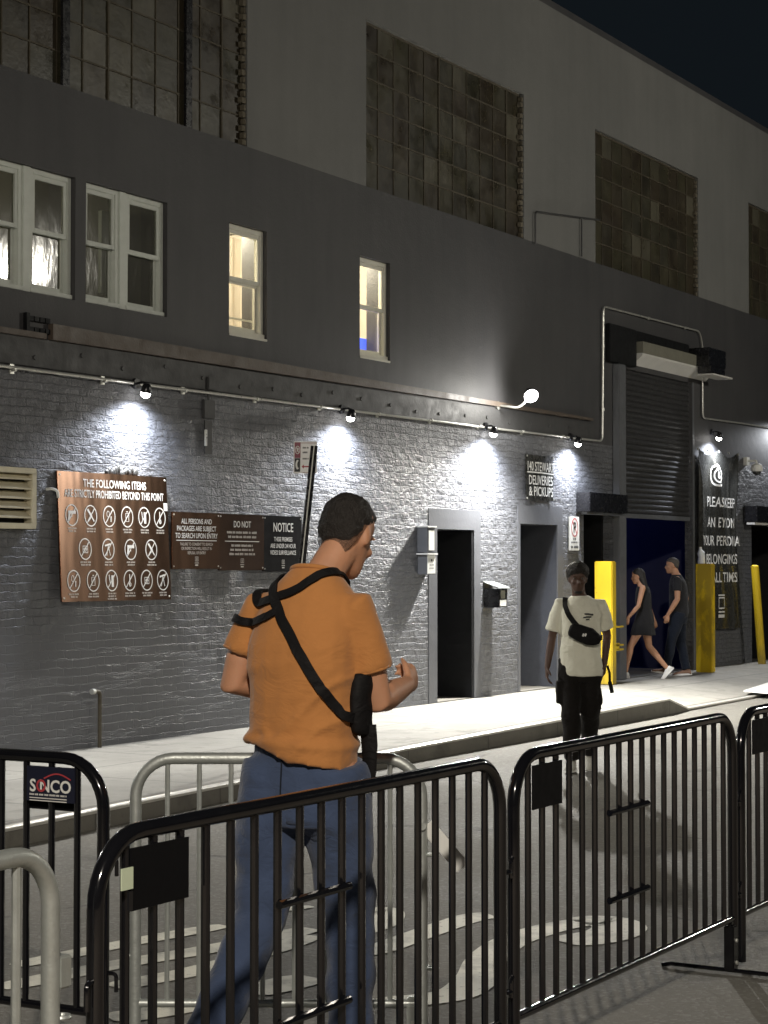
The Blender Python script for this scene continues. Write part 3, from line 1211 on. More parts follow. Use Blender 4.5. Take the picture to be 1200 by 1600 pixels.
rng = random.Random(3)
yf = D - .036
T = panel(12.47, 13.95, 1.37, 2.47, D - .012, .02, 'bronze', 'prohibited_items_sign', 'large dark bronze sign of crossed out circles headed THE FOLLOWING ITEMS')
b = MB()
txt(b, 'THE FOLLOWING ITEMS', 13.22, 2.345, yf, .098, .80, .012)
txt(b, 'ARE STRICTLY PROHIBITED BEYOND THIS POINT', 13.22, 2.255, yf, .094, .645, .012)
lines(b, 'lettering', 'text', T)
rows = [(2.10, [.11, .275, .44, .605, .765, .915]), (1.815, [.215, .42, .625, .82]), (1.545, [.105, .275, .44, .605, .765, .92])]
gl = 0
for zc, us in rows:
    for u in us:
        cx = 12.47 + u * 1.48
        b = MB()
        stroke(b, oval(cx, zc, .078, .088), .010, yf, True)
        stroke(b, [(cx - .052, zc - .062), (cx + .052, zc + .062)], .010, yf)
        k = gl % 8
        if k == 0:
            stroke(b, [(cx - .045, zc + .025), (cx + .05, zc + .025)], .026, yf - .0008)
            stroke(b, [(cx - .03, zc + .02), (cx - .042, zc - .045)], .024, yf - .0008)
            stroke(b, [(cx - .012, zc + .012), (cx + .004, zc - .012), (cx - .026, zc - .016)], .006, yf - .0008)
        elif k == 1:
            stroke(b, [(cx - .04, zc + .055), (cx + .012, zc - .01)], .022, yf - .0008)
            stroke(b, [(cx + .012, zc - .01), (cx + .042, zc - .05)], .013, yf - .0008)
            stroke(b, [(cx - .04, zc - .05), (cx, zc - .015)], .012, yf - .0008)
        elif k == 2:
            stroke(b, oval(cx - .014, zc + .02, .018, .026, 12), .006, yf - .0008, True)
            stroke(b, [(cx + .02, zc - .05), (cx + .024, zc + .0)], .012, yf - .0008)
        elif k == 3:
            stroke(b, [(cx - .02, zc - .04), (cx - .02, zc + .03), (cx + .02, zc + .03), (cx + .02, zc - .04)], .007, yf - .0008, True)
            stroke(b, [(cx - .01, zc + .045), (cx + .01, zc + .045)], .01, yf - .0008)
        elif k == 4:
            stroke(b, [(cx + .01, zc - .055), (cx + .01, zc + .045)], .030, yf - .0008)
            stroke(b, [(cx - .035, zc + .05), (cx - .02, zc - .03)], .010, yf - .0008)
        elif k == 5:
            stroke(b, [(cx, zc - .055), (cx, zc + .055)], .012, yf - .0008)
            stroke(b, oval(cx + .004, zc - .035, .014, .016, 10), .006, yf - .0008, True)
        elif k == 6:
            stroke(b, [(cx - .03, zc - .03), (cx - .03, zc + .025), (cx + .03, zc + .025), (cx + .03, zc - .03)], .008, yf - .0008, True)
            stroke(b, [(cx - .03, zc), (cx + .03, zc)], .007, yf - .0008)
            stroke(b, oval(cx, zc - .004, .014, .016, 10), .006, yf - .0008, True)
        else:
            stroke(b, [(cx - .045, zc + .03), (cx + .03, zc + .045)], .016, yf - .0008)
            stroke(b, [(cx, zc + .03), (cx - .025, zc - .055)], .008, yf - .0008)
            stroke(b, [(cx, zc + .03), (cx + .025, zc - .055)], .008, yf - .0008)
        gl += 1
        b.build('pictogram', 'text', T, fix=False)
for zc, us in rows:
    for j, u in enumerate(us):
        cx = 12.47 + u * 1.48
        b = MB()
        for q in range(2 if zc > 1.6 else 2 + (j == 2)):
            wd = rng.uniform(.045, .075)
            words(b, cx - wd, cx + wd, zc - .118 - q * .023, .014, yf, rng)
        b.build('caption', 'textdim', T, fix=False)
b = MB()
rect(b, 13.885, 13.94, 2.165, 2.235, yf)
b.build('sticker', 'white', T, fix=False)
b = MB()
for xx in (12.50, 13.92):
    for zz in (1.40, 2.44):
        b.cyl((xx, D - .031, zz), (0, -1, 0), .010, .008, .006, 8)
b.build('screws', 'pipe', T)
T.rotation_euler = (R(-3.2), 0, R(-1.2))
T.location.y -= .034
# the dark blobs of old mastic that stick out over the top edge
T = thing('mastic_patch', 'black lump of old mastic on the wall over the top edge of the big sign', 'patch', (13.36, D, 2.5))
b = MB()
for q in range(14):
    xx = 13.16 + q * .031
    b.ell((xx, D - .002, 2.485 + rng.uniform(-.01, .035) * (1.4 - abs(q - 8) / 8)), (.03, 0, 0), (0, .016, 0), (0, 0, .026 + .02 * rng.random()), 10, 6)
b.build('mastic', 'ink', T, smooth='all')


def logo(b, cx, z, y, s=1.0):
    stroke(b, [(cx - .03 * s, z), (cx + .03 * s, z)], .006 * s, y)
    stroke(b, [(cx - .022 * s, z + .018 * s), (cx - .022 * s, z + .055 * s), (cx + .022 * s, z + .055 * s), (cx + .022 * s, z + .018 * s)], .006 * s, y, True)
    stroke(b, [(cx - .022 * s, z - .02 * s), (cx + .022 * s, z - .02 * s)], .012 * s, y)
    stroke(b, oval(cx, z + .036 * s, .009 * s, .009 * s, 10), .005 * s, y, True)


def notice(x0, x1, z0, z1, mat, label, turn, content):
    cx = (x0 + x1) / 2
    T = thing('notice_sign', label, 'sign', (cx, D - .012, (z0 + z1) / 2))
    b = MB()
    b.box(x0, x1, D - .03, D - .012, z0, z1)
    b.build('board', mat, T, bevel=.003)
    b = MB()
    d = MB()
    content(b, d, cx, z0, z1)
    if len(b.bm.faces):
        lines(b, 'lettering', 'text', T)
    if len(d.bm.faces):
        lines(d, 'small_print', 'textdim', T)
    b = MB()
    for xx in (x0 + .025, x1 - .025):
        for zz in (z0 + .025, z1 - .025):
            b.cyl((xx, D - .029, zz), (0, -1, 0), .008, .007, .005, 8)
    b.build('screws', 'pipe', T)
    T.rotation_euler.z = R(turn)
    T.location.y -= abs(math.sin(R(turn))) * .36
    return T


yt = D - .0345


def c1(b, d, cx, z0, z1):
    for q, s in enumerate(('ALL PERSONS AND', 'PACKAGES ARE SUBJECT', 'TO SEARCH UPON ENTRY')):
        txt(b, s, cx, z1 - .105 - q * .066, yt, .066, .80, .010)
    rect(b, cx - .30, cx + .30, z1 - .262, z1 - .255, yt)
    for q, s in enumerate(('FAILURE TO CONSENT TO SEARCH', 'OR INSPECTION WILL RESULT IN', 'REFUSAL OF ENTRY')):
        txt(d, s, cx, z1 - .305 - q * .040, yt, .038, .80, .006)
    logo(d, cx, z0 + .055, yt)


def c2(b, d, cx, z0, z1):
    txt(b, 'DO NOT', cx, z1 - .125, yt, .085, .80, .012)
    for q in range(2):
        words(d, cx - .24 + q * .02, cx + .24 - q * .02, z1 - .185 - q * .042, .022, yt, rng)
    rect(b, cx - .27, cx + .27, z1 - .262, z1 - .255, yt)
    for q in range(3):
        words(d, cx - .17 - q * .015, cx + .17 + q * .015, z1 - .31 - q * .04, .022, yt, rng)
    logo(d, cx, z0 + .055, yt)


def c3(b, d, cx, z0, z1):
    txt(b, 'NOTICE', cx, z1 - .155, yt, .125, .80, .012)
    for q, s in enumerate(('THESE PREMISES', 'ARE UNDER 24 HOUR', 'VIDEO SURVEILLANCE')):
        txt(b, s, cx, z1 - .25 - q * .066, yt, .060, .78, .010)
    logo(d, cx, z0 + .055, yt)


notice(14.065, 14.775, 1.645, 2.165, 'bronze', 'small bronze sign reading ALL PERSONS AND PACKAGES ARE SUBJECT', -2.4, c1)
notice(14.80, 15.515, 1.63, 2.165, 'bronze2', 'small dark sign headed DO NOT beside the NOTICE sign', -2.6, c2)
notice(15.54, 16.24, 1.62, 2.165, 'signblack', 'small black sign headed NOTICE behind the man in orange', .4, c3)

# deliveries sign: a thin banner lettered by hand
T = thing('deliveries_sign', 'black banner sign lettered 140 STEWART DELIVERIES & PICKUPS', 'sign', (21.76, D, 2.78))


def dsurf(x, z):
    return D - .022 - .010 * math.sin((x - 21.35) * 6 + z * 3) * math.cos(z * 5)


b = MB()
N = 14
b.loft([[(21.355 + .81 * i / N + .008 * math.sin(zz * 9), dsurf(21.355 + .81 * i / N, zz), zz - .012 * math.sin(math.pi * i / N) * (1 if zz > 2.9 else -.4)) for i in range(N + 1)] for zz in [2.49 + .57 * q / 12 for q in range(13)]], closed=False)
b.build('cloth', 'vinyl', T, smooth='all', fix=False)
b = MB()
txt(b, '140 STEWART', 21.76, 2.855, D - .040, .165, .76, .008)
txt(b, 'DELIVERIES', 21.765, 2.685, D - .040, .165, .86, .010)
txt(b, '& PICKUPS', 21.775, 2.545, D - .040, .165, .90, .010)
stroke(b, [(21.38, 2.835), (21.76, 2.838), (22.15, 2.83)], .016, D - .040)
lines(b, 'lettering', 'white', T)
b = MB()
for xx in (21.38, 22.145):
    for zz in (2.51, 3.035):
        b.cyl((xx, D - .034, zz), (0, -1, 0), .014, .014, .006, 10)
b.build('grommets', 'pipe', T)

# small no parking sign
T = thing('no_parking_sign', 'small white no parking sign with a P in a red ring by the third doorway', 'sign', (22.79, D, 2.09))
b = MB()
b.box(22.64, 22.94, D - .03, D - .012, 1.87, 2.31)
b.build('board', 'white', T, bevel=.004)
b = MB()
stroke(b, oval(22.79, 2.17, .098, .115), .016, D - .033, True)
stroke(b, [(22.72, 2.25), (22.86, 2.09)], .016, D - .0325)
b.build('ring', 'red', T, fix=False)
b = MB()
txt(b, 'P', 22.79, 2.105, D - .0335, .19, .9, .02)
words(b, 22.74, 22.84, 2.01, .022, D - .033, rng)
words(b, 22.68, 22.90, 1.965, .022, D - .033, rng)
words(b, 22.67, 22.91, 1.90, .035, D - .033, rng)
lines(b, 'lettering', 'ink', T)

# letter box and the two wall boxes left of the first door
T = thing('mailbox', 'small black mailbox with a slanted lid between the two doorways', 'mailbox', (20.33, D, 1.3))
x0, x1 = 20.27, 20.50
b = MB()
b.box(x0, x1, D - .20, D - .001, 1.18, 1.40)
b.build('box', 'black', T, bevel=.006)
b = MB()
vs = [(x0 - .012, D - .001, 1.475), (x1 + .012, D - .001, 1.475), (x1 + .012, D - .225, 1.402), (x0 - .012, D - .225, 1.402)]
for dz in (0,):
    b.loft([[V(v) for v in vs], [V(v) + V((0, 0, .012)) for v in vs]])
b.build('lid', 'galv', T)
b = MB()
b.box(x0 + .05, x1 - .07, D - .206, D - .202, 1.285, 1.38)
b.build('window_slot', 'beige', T)
b = MB()
b.box(x0 + .03, x1 - .04, D - .206, D - .202, 1.195, 1.268)
b.build('sticker', 'white', T)
T = thing('intercom', 'two stacked pale wall boxes left of the first black doorway', 'intercom', (18.74, D, 1.85))
b = MB()
b.box(18.66, 18.84, D - .13, D - .001, 1.82, 2.10)
up_ = b.build('box', 'steelgrey', T, bevel=.005)
b = MB()
b.box(18.69, 18.815, D - .135, D - .131, 1.845, 2.07)
b.build('glass', 'white', up_)
b = MB()
b.box(18.645, 18.855, D - .145, D - .001, 2.101, 2.116)
b.box(18.64, 18.88, D - .145, D - .001, 1.797, 1.812)
b.build('drip_edge', 'white', T)
b = MB()
b.box(18.67, 18.87, D - .12, D - .001, 1.575, 1.796)
lo = b.build('box', 'steelgrey', T, bevel=.005)
b = MB()
b.box(18.675, 18.855, D - .126, D - .121, 1.585, 1.79)
b.build('plate', 'white', lo)
b = MB()
b.cyl((18.765, D - .1265, 1.735), (0, -1, 0), .014, .014, .002, 12)
words(b, 18.72, 18.81, 1.675, .018, D - .128, rng)
words(b, 18.71, 18.82, 1.64, .012, D - .128, rng)
b.build('markings', 'ink', lo, fix=False)

# louvre at the left edge
T = thing('louvre_vent', 'cream wooden louvre vent on the brick wall at the left edge', 'vent', (11.7, D, 2.2))
b = MB()
x0, x1, z0, z1 = 11.30, 12.12, 1.975, 2.47
b.box(x0, x1, D - .10, D - .001, z1 - .045, z1)
b.box(x0, x1, D - .10, D - .001, z0, z0 + .045)
b.box(x0, x0 + .05, D - .10, D - .001, z0 + .045, z1 - .045)
b.box(x1 - .05, x1, D - .10, D - .001, z0 + .045, z1 - .045)
b.build('frame', 'cream', T, bevel=.004)
b = MB()
for i in range(5):
    zz = z0 + .085 + i * .078
    b.loft([[(x0 + .05, D - .09, zz), (x1 - .05, D - .09, zz), (x1 - .05, D - .02, zz + .055), (x0 + .05, D - .02, zz + .055)],
            [(x0 + .05, D - .09, zz + .012), (x1 - .05, D - .09, zz + .012), (x1 - .05, D - .02, zz + .067), (x0 + .05, D - .02, zz + .067)]])
b.build('slats', 'cream', T)
b = MB()
b.box(x0 + .05, x1 - .05, D - .012, D - .002, z0 + .045, z1 - .045)
b.build('backing', 'dark', T)

# stub pipe out of the pavement, small hook by the sign
T = thing('vent_pipe', 'thin rusty pipe with a bent top standing against the foot of the wall', 'pipe', (13.0, D - .05, .12))
b = MB()
b.tube(arcpath([(13.0, D - .06, .10), (13.0, D - .06, .60), (12.90, D - .07, .605)], .05), .018, 10)
b.build('pipe', 'rust', T, smooth=True)
b = MB()
b.cyl((12.915, D - .069, .604), (-1, 0, 0), .024, .024, .035, 12)
b.build('cap', 'pipe', T, smooth=True)
T = thing('wall_hook', 'small bent pale hook on the wall left of the large sign', 'hook', (12.40, D, 2.28))
b = MB()
b.tube(arcpath([(12.36, D - .001, 2.31), (12.36, D - .06, 2.315), (12.43, D - .06, 2.30), (12.44, D - .06, 2.24)], .035), .012, 8)
b.build('hook', 'white', T, smooth=True)

# dome camera
T = thing('dome_camera', 'small white dome security camera on the brick right of the banner', 'camera', (29.38, D, 3.2))
b = MB()
b.box(29.30, 29.42, D - .06, D - .001, 3.27, 3.40)
b.tube(arcpath([(29.36, D - .05, 3.34), (29.36, D - .20, 3.34), (29.36, D - .20, 3.27)], .05), .018, 8)
b.build('bracket', 'white', T, smooth=True)
b = MB()
b.tube([(29.36, D - .20, 3.30), (29.36, D - .20, 3.27), (29.36, D - .20, 3.20), (29.36, D - .20, 3.17)], [.04, .085, .095, .085], 18)
b.build('housing', 'white', T, smooth=True)
b = MB()
b.ell((29.36, D - .20, 3.165), (.07, 0, 0), (0, .07, 0), (0, 0, .06), 16, 9)
b.build('dome', 'vinyl', T, smooth='all')

# ------------------------------------------------------------------ the vinyl banner
T = thing('vinyl_banner', 'creased black vinyl banner reading PLEASE KEEP AN EYE ON YOUR PERSONAL BELONGINGS', 'banner', (28.0, D, 2.1))
BX0, BX1, BZ0, BZ1 = 27.12, 28.93, .70, 3.46


def bsurf(x, z):
    u = (x - BX0) / (BX1 - BX0)
    v = (BZ1 - z) / (BZ1 - BZ0)
    y = -.055
    # ridges fall from the two top corners and from a nail a third along the top
    for (cu, slope, amp, w) in ((.34, .62, .075, .09), (.34, .28, .03, .06), (1.0, -.22, .065, .07), (1.0, -.55, .03, .09), (.0, .16, .05, .05), (.0, .36, .03, .06), (.75, .05, .02, .05)):
        d_ = (u - cu - slope * v * .8) / (w * (.35 + v))
        y -= amp * math.exp(-d_ * d_) * min(1, v * 5) * max(0, 1 - v * .75)
    y += .02 * noise.noise(V((u * 4, v * 3, 1.3)))
    for (cu, slope, amp, w) in ((.95, -.5, .03, .05), (.80, -.35, .022, .04)):
        d_ = (u - cu - slope * (1 - v) * .8) / (w * (.35 + 1 - v))
        y -= amp * math.exp(-d_ * d_) * max(0, v * 1.6 - .6)
    return D + min(y, -.012)


b = MB()
NX, NZ = 90, 110
b.loft([[(x - .16 * max(0, i / NX - .6) / .4 * math.sin(math.pi * min(1, (BZ1 - z) / 2.0)) + .05 * (1 - i / NX) ** 2 * (BZ1 - z) / 2.7, bsurf(x, z), z - .11 * abs(math.sin(2 * math.pi * i / NX)) * max(0, (z - 3.0) / .46)) for i, x in enumerate([BX0 + (BX1 - BX0) * i / NX for i in range(NX + 1)])] for z in [BZ0 + (BZ1 - BZ0) * q / NZ for q in range(NZ + 1)]], closed=False)
b.build('sheet', 'vinyl', T, smooth='all', fix=False)
b = MB()
for s, z, cx in (('PLEASE KEEP', 2.57, 28.07), ('AN EYE ON', 2.26, 28.07), ('YOUR PERSONAL', 1.98, 28.05), ('BELONGINGS', 1.70, 28.05), ('AT ALL TIMES!', 1.42, 28.03)):
    txt(b, s, cx, z, 0, .215, 1.0, .008)
em = MB()
stroke(em, oval(27.86, 3.05, .22, .16, 40), .032, 0, True)
stroke(em, oval(27.86, 3.05, .11, .105, 30), .026, 0, True)
stroke(em, oval(27.86, 3.05, .03, .035, 16), .03, 0, True)
stroke(em, [(27.90, .90), (28.14, .90)], .05, 0)
stroke(em, [(27.90, .965), (28.14, .965)], .022, 0)
stroke(em, [(27.92, 1.02), (27.92, 1.18), (28.12, 1.18), (28.12, 1.02)], .026, 0, True)
stroke(em, [(27.90, 1.22), (28.14, 1.22)], .022, 0)
for q_ in (b, em):
    bmesh.ops.triangulate(q_.bm, faces=q_.bm.faces)
    for _ in range(5):
        ee = [e for e in q_.bm.edges if e.calc_length() > .04]
        if not ee:
            break
        bmesh.ops.subdivide_edges(q_.bm, edges=ee, cuts=1)
        bmesh.ops.triangulate(q_.bm, faces=q_.bm.faces)
    for v in q_.bm.verts:
        v.co.y = bsurf(v.co.x, v.co.z) - .020
lines(b, 'lettering', 'text', T)
em.build('emblem', 'text', T, fix=False)
b = MB()
for i in range(5):
    x = BX0 + .03 + (BX1 - BX0 - .06) * i / 4
    b.cyl((x, D - .05, BZ1 - .04), (0, -1, 0), .02, .02, .02, 10)
b.build('grommets', 'pipe', T)

# ------------------------------------------------------------------ yellow posts
k = NT('yellow safety paint')
x, y, z = k.sep()
ch = k.ramp(k.noise(16, 6, .72), [(.63, 0), (.68, 1)])
gr = k.math('MULTIPLY', k.ramp(k.noise(5, 6, .7, k.scale(k.tc(), (1, 1, .4))), [(.40, 0), (.62, 1)]), k.ramp(z, [(.12, 1), (.55, .35), (1, .12)]))
c_ = k.mix(k.noise(3, 4, .6), (.62, .43, .012), (.74, .52, .018))
c_ = k.mix(k.math('MULTIPLY', gr, .75), c_, (.16, .12, .035))
c_ = k.mix(k.math('MULTIPLY', ch, .7), c_, (.11, .08, .05))
k.l(c_, k.b.inputs['Base Color'])
k.b.inputs['Roughness'].default_value = .5
k.bump(k.noise(30, 5, .6), .25, .006)
M['yellow'] = k.m
T = thing('yellow_post', 'broad square yellow steel post with hooks at the left of the loading bay', 'post', (23.17, 10.16, .12), 'yellow steel guard posts')
b = MB()
b.box(23.10, 23.24, 10.04, 10.29, .12, 1.73)
b.build('post', 'yellow', T, bevel=.012)
b = MB()
for zz in (.86, .62, .56):
    b.box(23.24, 23.50, 10.05, 10.08, zz, zz + .022)
b.box(23.24, 23.36, 10.05, 10.12, .57, .66)
b.build('hooks', 'yellow', T)
T = thing('yellow_post', 'broad dirty yellow steel post in front of the vinyl banner', 'post', (26.57, 10.08, .12), 'yellow steel guard posts')
b = MB()
b.box(26.50, 26.64, 9.95, 10.20, .12, 1.70)
k = NT('scuffed yellow paint')
x, y, z = k.sep()
f = k.noise(4.5, 5, .6, k.scale(k.tc(), (1, 1, .6)))
msk = k.math('MULTIPLY', k.ramp(f, [(.40, 0), (.50, 1)]), k.math('MULTIPLY', k.ramp(z, [(.22, 0), (.45, 1)]), k.ramp(z, [(1.22, 1), (1.30, 0)])))
k.l(k.mix(k.math('MULTIPLY', msk, .7), (.72, .50, .012), (.30, .21, .02)), k.b.inputs['Base Color'])
k.b.inputs['Roughness'].default_value = .45
M['yellow2'] = k.m
b.build('post', 'yellow2', T, bevel=.012)
T = thing('yellow_post', 'thin leaning yellow pipe post at the gate by the right edge', 'post', (29.2, 10.15, .12), 'yellow steel guard posts')
b = MB()
b.tube([(29.24, 10.15, .11), (28.93, 10.15, 1.66)], .062, 18)
b.ell((28.93, 10.15, 1.66), (.062, 0, 0), (0, .062, 0), (0, 0, .025), 16, 7)
b.build('post', 'yellow', T, smooth=True)
T = thing('plastic_bottle', 'crumpled clear plastic bottle left on top of the dirty yellow post', 'bottle', (26.56, 10.13, 1.70))
b = MB()
b.tube([(26.56, 10.13, 1.702), (26.56, 10.13, 1.72), (26.57, 10.13, 1.80), (26.56, 10.135, 1.86), (26.55, 10.14, 1.90), (26.545, 10.14, 1.925)], [.05, .058, .05, .056, .026, .02], 14)
b.build('body', 'plastic', T, smooth=True)
b = MB()
b.cyl((26.545, 10.14, 1.925), (0, 0, 1), .021, .021, .02, 12)
b.build('cap', 'white', T)
T = thing('steel_plate', 'pale steel sheet lying on the pavement at the right edge', 'plate', (23.4, 8.6, .06))
b = MB()
a_ = [gnd(1162, 1081, .07), gnd(1262, 1089, .07), gnd(1330, 1062, .07), gnd(1225, 1060, .07)]
b.loft([[p for p in a_], [p + V((0, 0, .018)) for p in a_]])
b.build('plate', 'white', T)

# ------------------------------------------------------------------ parking sign on its post
T = thing('parking_sign_post', 'street cleaning parking sign with a moon on a leaning black post', 'street sign', (12.86, 8.45, .13))
top, bot = V((13.345, 8.45, 2.66)), V((12.86, 8.45, .12))
b = MB()
ax = (top - bot).normalized()
lat = RGT.copy()
for o_ in (-.017, .017):
    p0, p1 = bot + lat * o_, top + lat * o_
    b.tube([p0, p1], .0125, 8)
b.build('post', 'black', T, smooth=True)
b = MB()
b.tube([bot - V((0, 0, 0)) + FWD * .014, top + FWD * .014], .012, 8)
b.build('web', 'pipe', T, smooth=True)
rt = RGT
upd = (ax - rt * ax.dot(rt)).normalized()
nrm = rt.cross(upd)
sc_ = top - ax * .095 + rt * -.068 + FWD * .05
mt = Matrix((rt, -nrm, upd)).transposed().to_4x4()          # local x right, y away, z up
mt.translation = sc_
b = MB()
b.box(-.095, .098, 0, .004, -.135, .135, mt)
pl = b.build('sign_plate', 'white2', T, bevel=.0015)


def local_text(fn, name, m, par):
    b = MB()
    fn(b)
    b.bm.transform(mt)
    return b.build(name, m, par, fix=False)


def f1(b):
    rect(b, -.088, -.038, -.005, .128, -.002)
    stroke(b, [(-.038, .122), (.092, .122)], .004, -.002)
    stroke(b, [(-.02, -.128), (.092, -.128)], .004, -.002)


local_text(f1, 'red_band', 'maroon', pl)


def f2(b):
    stroke(b, oval(-.063, .062, .019, .032, 20), .005, -.004, True)
    stroke(b, [(-.074, .085), (-.052, .04)], .005, -.004)
    txt(b, 'P', -.062, .045, -.0042, .05, .7, .02)
    pts = [(-.063 + .016 * math.cos(a), -.062 + .040 * math.sin(a)) for a in [R(60 + 240 * i / 14) for i in range(15)]]
    pts2 = [(-.052 + .012 * math.cos(a), -.060 + .030 * math.sin(a)) for a in [R(290 - 210 * i / 14) for i in range(15)]]
    b.face([(x, -.004, z) for x, z in pts + pts2])


def f3(b):
    rect(b, -.088, -.040, -.122, -.007, -.002)
    words(b, -.02, .028, .075, .014, -.002, rng)
    words(b, -.02, .018, .035, .014, -.002, rng)
    words(b, -.02, .028, -.018, .014, -.002, rng)


local_text(f3, 'night_panel', 'ink', pl)
local_text(f2, 'symbols', 'white', pl)


def f4(b):
    stroke(b, [(-.012, -.078), (.036, -.078)], .011, -.002)
    b.face([(-.028, -.002, -.078), (-.010, -.002, -.060), (-.010, -.002, -.096)])
    b.face([(.050, -.002, -.078), (.034, -.002, -.096), (.034, -.002, -.060)])


local_text(f4, 'arrow', 'red', pl)

# ------------------------------------------------------------------ crowd barriers


def make_barrier(name, label, m, L, T_, nbars, rpost=.021, rbar=.0115, zb=.225, plate=True, rungs=True, rad=.16, group=None, feet=True):
    t = thing(name, label, 'barrier', (0, 0, 0), group)
    b = MB()
    pr = rpost
    path = [(0, 0, .03), (0, 0, T_ - pr - rad)]
    for q in range(1, 9):
        a = math.pi / 2 * q / 8
        path.append((rad - rad * math.cos(a), 0, T_ - pr - rad + rad * math.sin(a)))
    path += [(L - p[0], 0, p[2]) for p in reversed(path)]
    b.tube(path, pr, 14)
    b.build('frame', m, t, smooth=True)
    b = MB()
    b.tube([(0, 0, zb), (L, 0, zb)], pr * .72, 12)
    b.build('bottom_rail', m, t, smooth=True)
    pitch = L / (nbars + 1)
    for i in range(1, nbars + 1):
        x = pitch * i
        zt = T_ - pr
        if x < rad:
            zt = T_ - pr - rad + math.sqrt(max(0, rad ** 2 - (rad - x) ** 2))
        if L - x < rad:
            zt = T_ - pr - rad + math.sqrt(max(0, rad ** 2 - (rad - L + x) ** 2))
        b = MB()
        b.tube([(x, 0, zb), (x, 0, zt)], rbar, 8)
        b.build('bar', m, t, smooth=True)
    if plate:
        b = MB()
        b.box(pitch * 1.0, pitch * 3.1, -.019, -.014, T_ - .20, T_ - .055)
        b.build('name_plate', 'plateblack', t)
    if rungs:
        i0, i1 = int(nbars * .42), int(nbars * .42) + 3
        for zz in (.80, .49):
            b = MB()
            b.tube([(pitch * i0 - .02, -.018, zz), (pitch * i1 + .01, -.018, zz)], .0115, 8)
            b.build('rung', m, t, smooth=True)
    # hook at one end, eye at the other
    for zz in (.74, .36):
        b = MB()
        b.tube(arcpath([(0, 0, zz), (-.045, -.012, zz), (-.045, -.012, zz - .06)], .015, 4), .007, 8)
        b.build('hook', m, t, smooth=True)
    for zz in (.70, .32):
        b = MB()
        b.tube([(L + .036 + .018 * math.cos(a), .018 * math.sin(a), zz) for a in [2 * math.pi * q / 12 for q in range(13)]], .006, 6)
        b.build('eye', m, t, smooth=True)
    if feet:
        for x in (L - .03,):
            b = MB()
            b.box(x - .022, x + .026, -.022, .022, .014, .20)
            b.box(x - .02, x + .02, -.012, .012, .20, .225)
            leg = b.build('leg', m, t, bevel=.005)
            b = MB()
            b.tube([(x, -.30, .008), (x, -.26, .016), (x, .26, .016), (x, .30, .008)], .011, 10, .8)
            b.build('foot', m, leg, smooth=True)
            b = MB()
            for zz in (.05, .14):
                b.cyl((x, -.024, zz), (0, -1, 0), .009, .008, .006, 8)
            b.build('bolt', 'pipe', leg)
    return t


GB = 'crowd control barriers along the street'
BAR = make_barrier('crowd_barrier', 'glossy black steel barrier nearest the middle with a pale tag on its left plate', 'barrier', 2.03, 1.08, 18, group=GB)
xs = [3.45, 5.575, 7.70]
labs = [BAR['label'], 'glossy black steel barrier in front of the man in the white shirt', 'glossy black steel barrier cut off by the right edge']
for i in (1, 2):
    c = copy_tree(BAR)
    c.location = (xs[i], 2.77, 0)
    c['label'] = labs[i]
LB = copy_tree(BAR)
LB.location = (4.965, 3.955, 0)
LB.rotation_euler.z = R(91)
LB.scale = (1, 1, .985)
LB['label'] = 'glossy black steel barrier at the left edge with a red and white maker plate'
BAR.location = (xs[0], 2.77, 0)
b = MB()
b.box(.058, .10, -.030, -.026, .935, .985)
b.build('tag', 'tagg', BAR)
b = MB()
b.box(.085, .099, -.03, -.024, .885, .93)
b.build('clip', 'black', BAR)
# maker plate on the left barrier: seen from its other side, so it is mounted on +x of the street (local y+)
b = MB()
pp = 2.03 / 19
b.box(pp * .98, pp * 2.84, .0145, .020, .912, 1.028)
mp = b.build('maker_plate', pm('navy maker plate', (.012, .014, .03), .4), LB)


def lt(fn, name, m):
    b = MB()
    fn(b)
    # local text plane x,z facing -Y -> must face local +Y, reading from local x high to low
    b.bm.transform(Matrix(((-1, 0, 0, 0), (0, -1, 0, 0), (0, 0, 1, 0), (0, 0, 0, 1))))
    b.bm.transform(Matrix.Translation((pp * 1.93, 0, .965)) @ Matrix.Diagonal((.8, 1, .8, 1)) @ Matrix.Translation((0, 0, -.955)))
    return b.build(name, m, mp, fix=False)


def s1(b):
    txt(b, 'S', -.088, .930, -.022, .072, 1.0, .025)
    txt(b, 'NCO', .030, .930, -.022, .072, 1.0, .025)


lt(s1, 'lettering', 'white')


def s2(b):
    txt(b, 'O', -.044, .930, -.0225, .072, .9, .025)
    stroke(b, [(-.03 + .14 * i / 12, .985 + .022 * math.sin(math.pi * i / 12)) for i in range(13)], .006, -.022)


lt(s2, 'red_mark', 'red')


def s3(b):
    words(b, -.105, .09, .913, .008, -.022, rng)
    rect(b, -.105, .09, .9005, .9045, -.022)
    rect(b, -.105, .09, .890, .894, -.022)


lt(s3, 'small_print', 'text')

G0 = make_barrier('steel_barrier', 'grey galvanised steel barrier cut off by the bottom left corner', 'galv', 2.0, 1.085, 17, .021, .0105, rungs=False, plate=False, rad=.12, group='bare galvanised barriers')
G0.location = (3.235 - 2.0, 2.72, 0)
b = MB()
b.box(2.01, 2.05, -.02, .02, .765, .835)
b.build('clamp', 'galv', G0, bevel=.004)
G1 = make_barrier('steel_barrier', 'short galvanised steel barrier standing beyond the man in orange', 'galv', .97, 1.045, 8, .020, .0085, rungs=False, plate=False, rad=.13, zb=.20, group='bare galvanised barriers')
G1.location = (5.22, 4.02, 0)
G1.rotation_euler.z = math.atan2(-.82, .47)
b = MB()                                              # the flat coupling arm that sticks out of its right post
mt2 = Matrix.Translation((.985, 0, .80)) @ Matrix.Rotation(R(49), 4, 'Y')
b.box(0, .19, -.006, .006, -.026, .026, mt2)
b.build('coupling_arm', 'white', G1, bevel=.003)
b = MB()
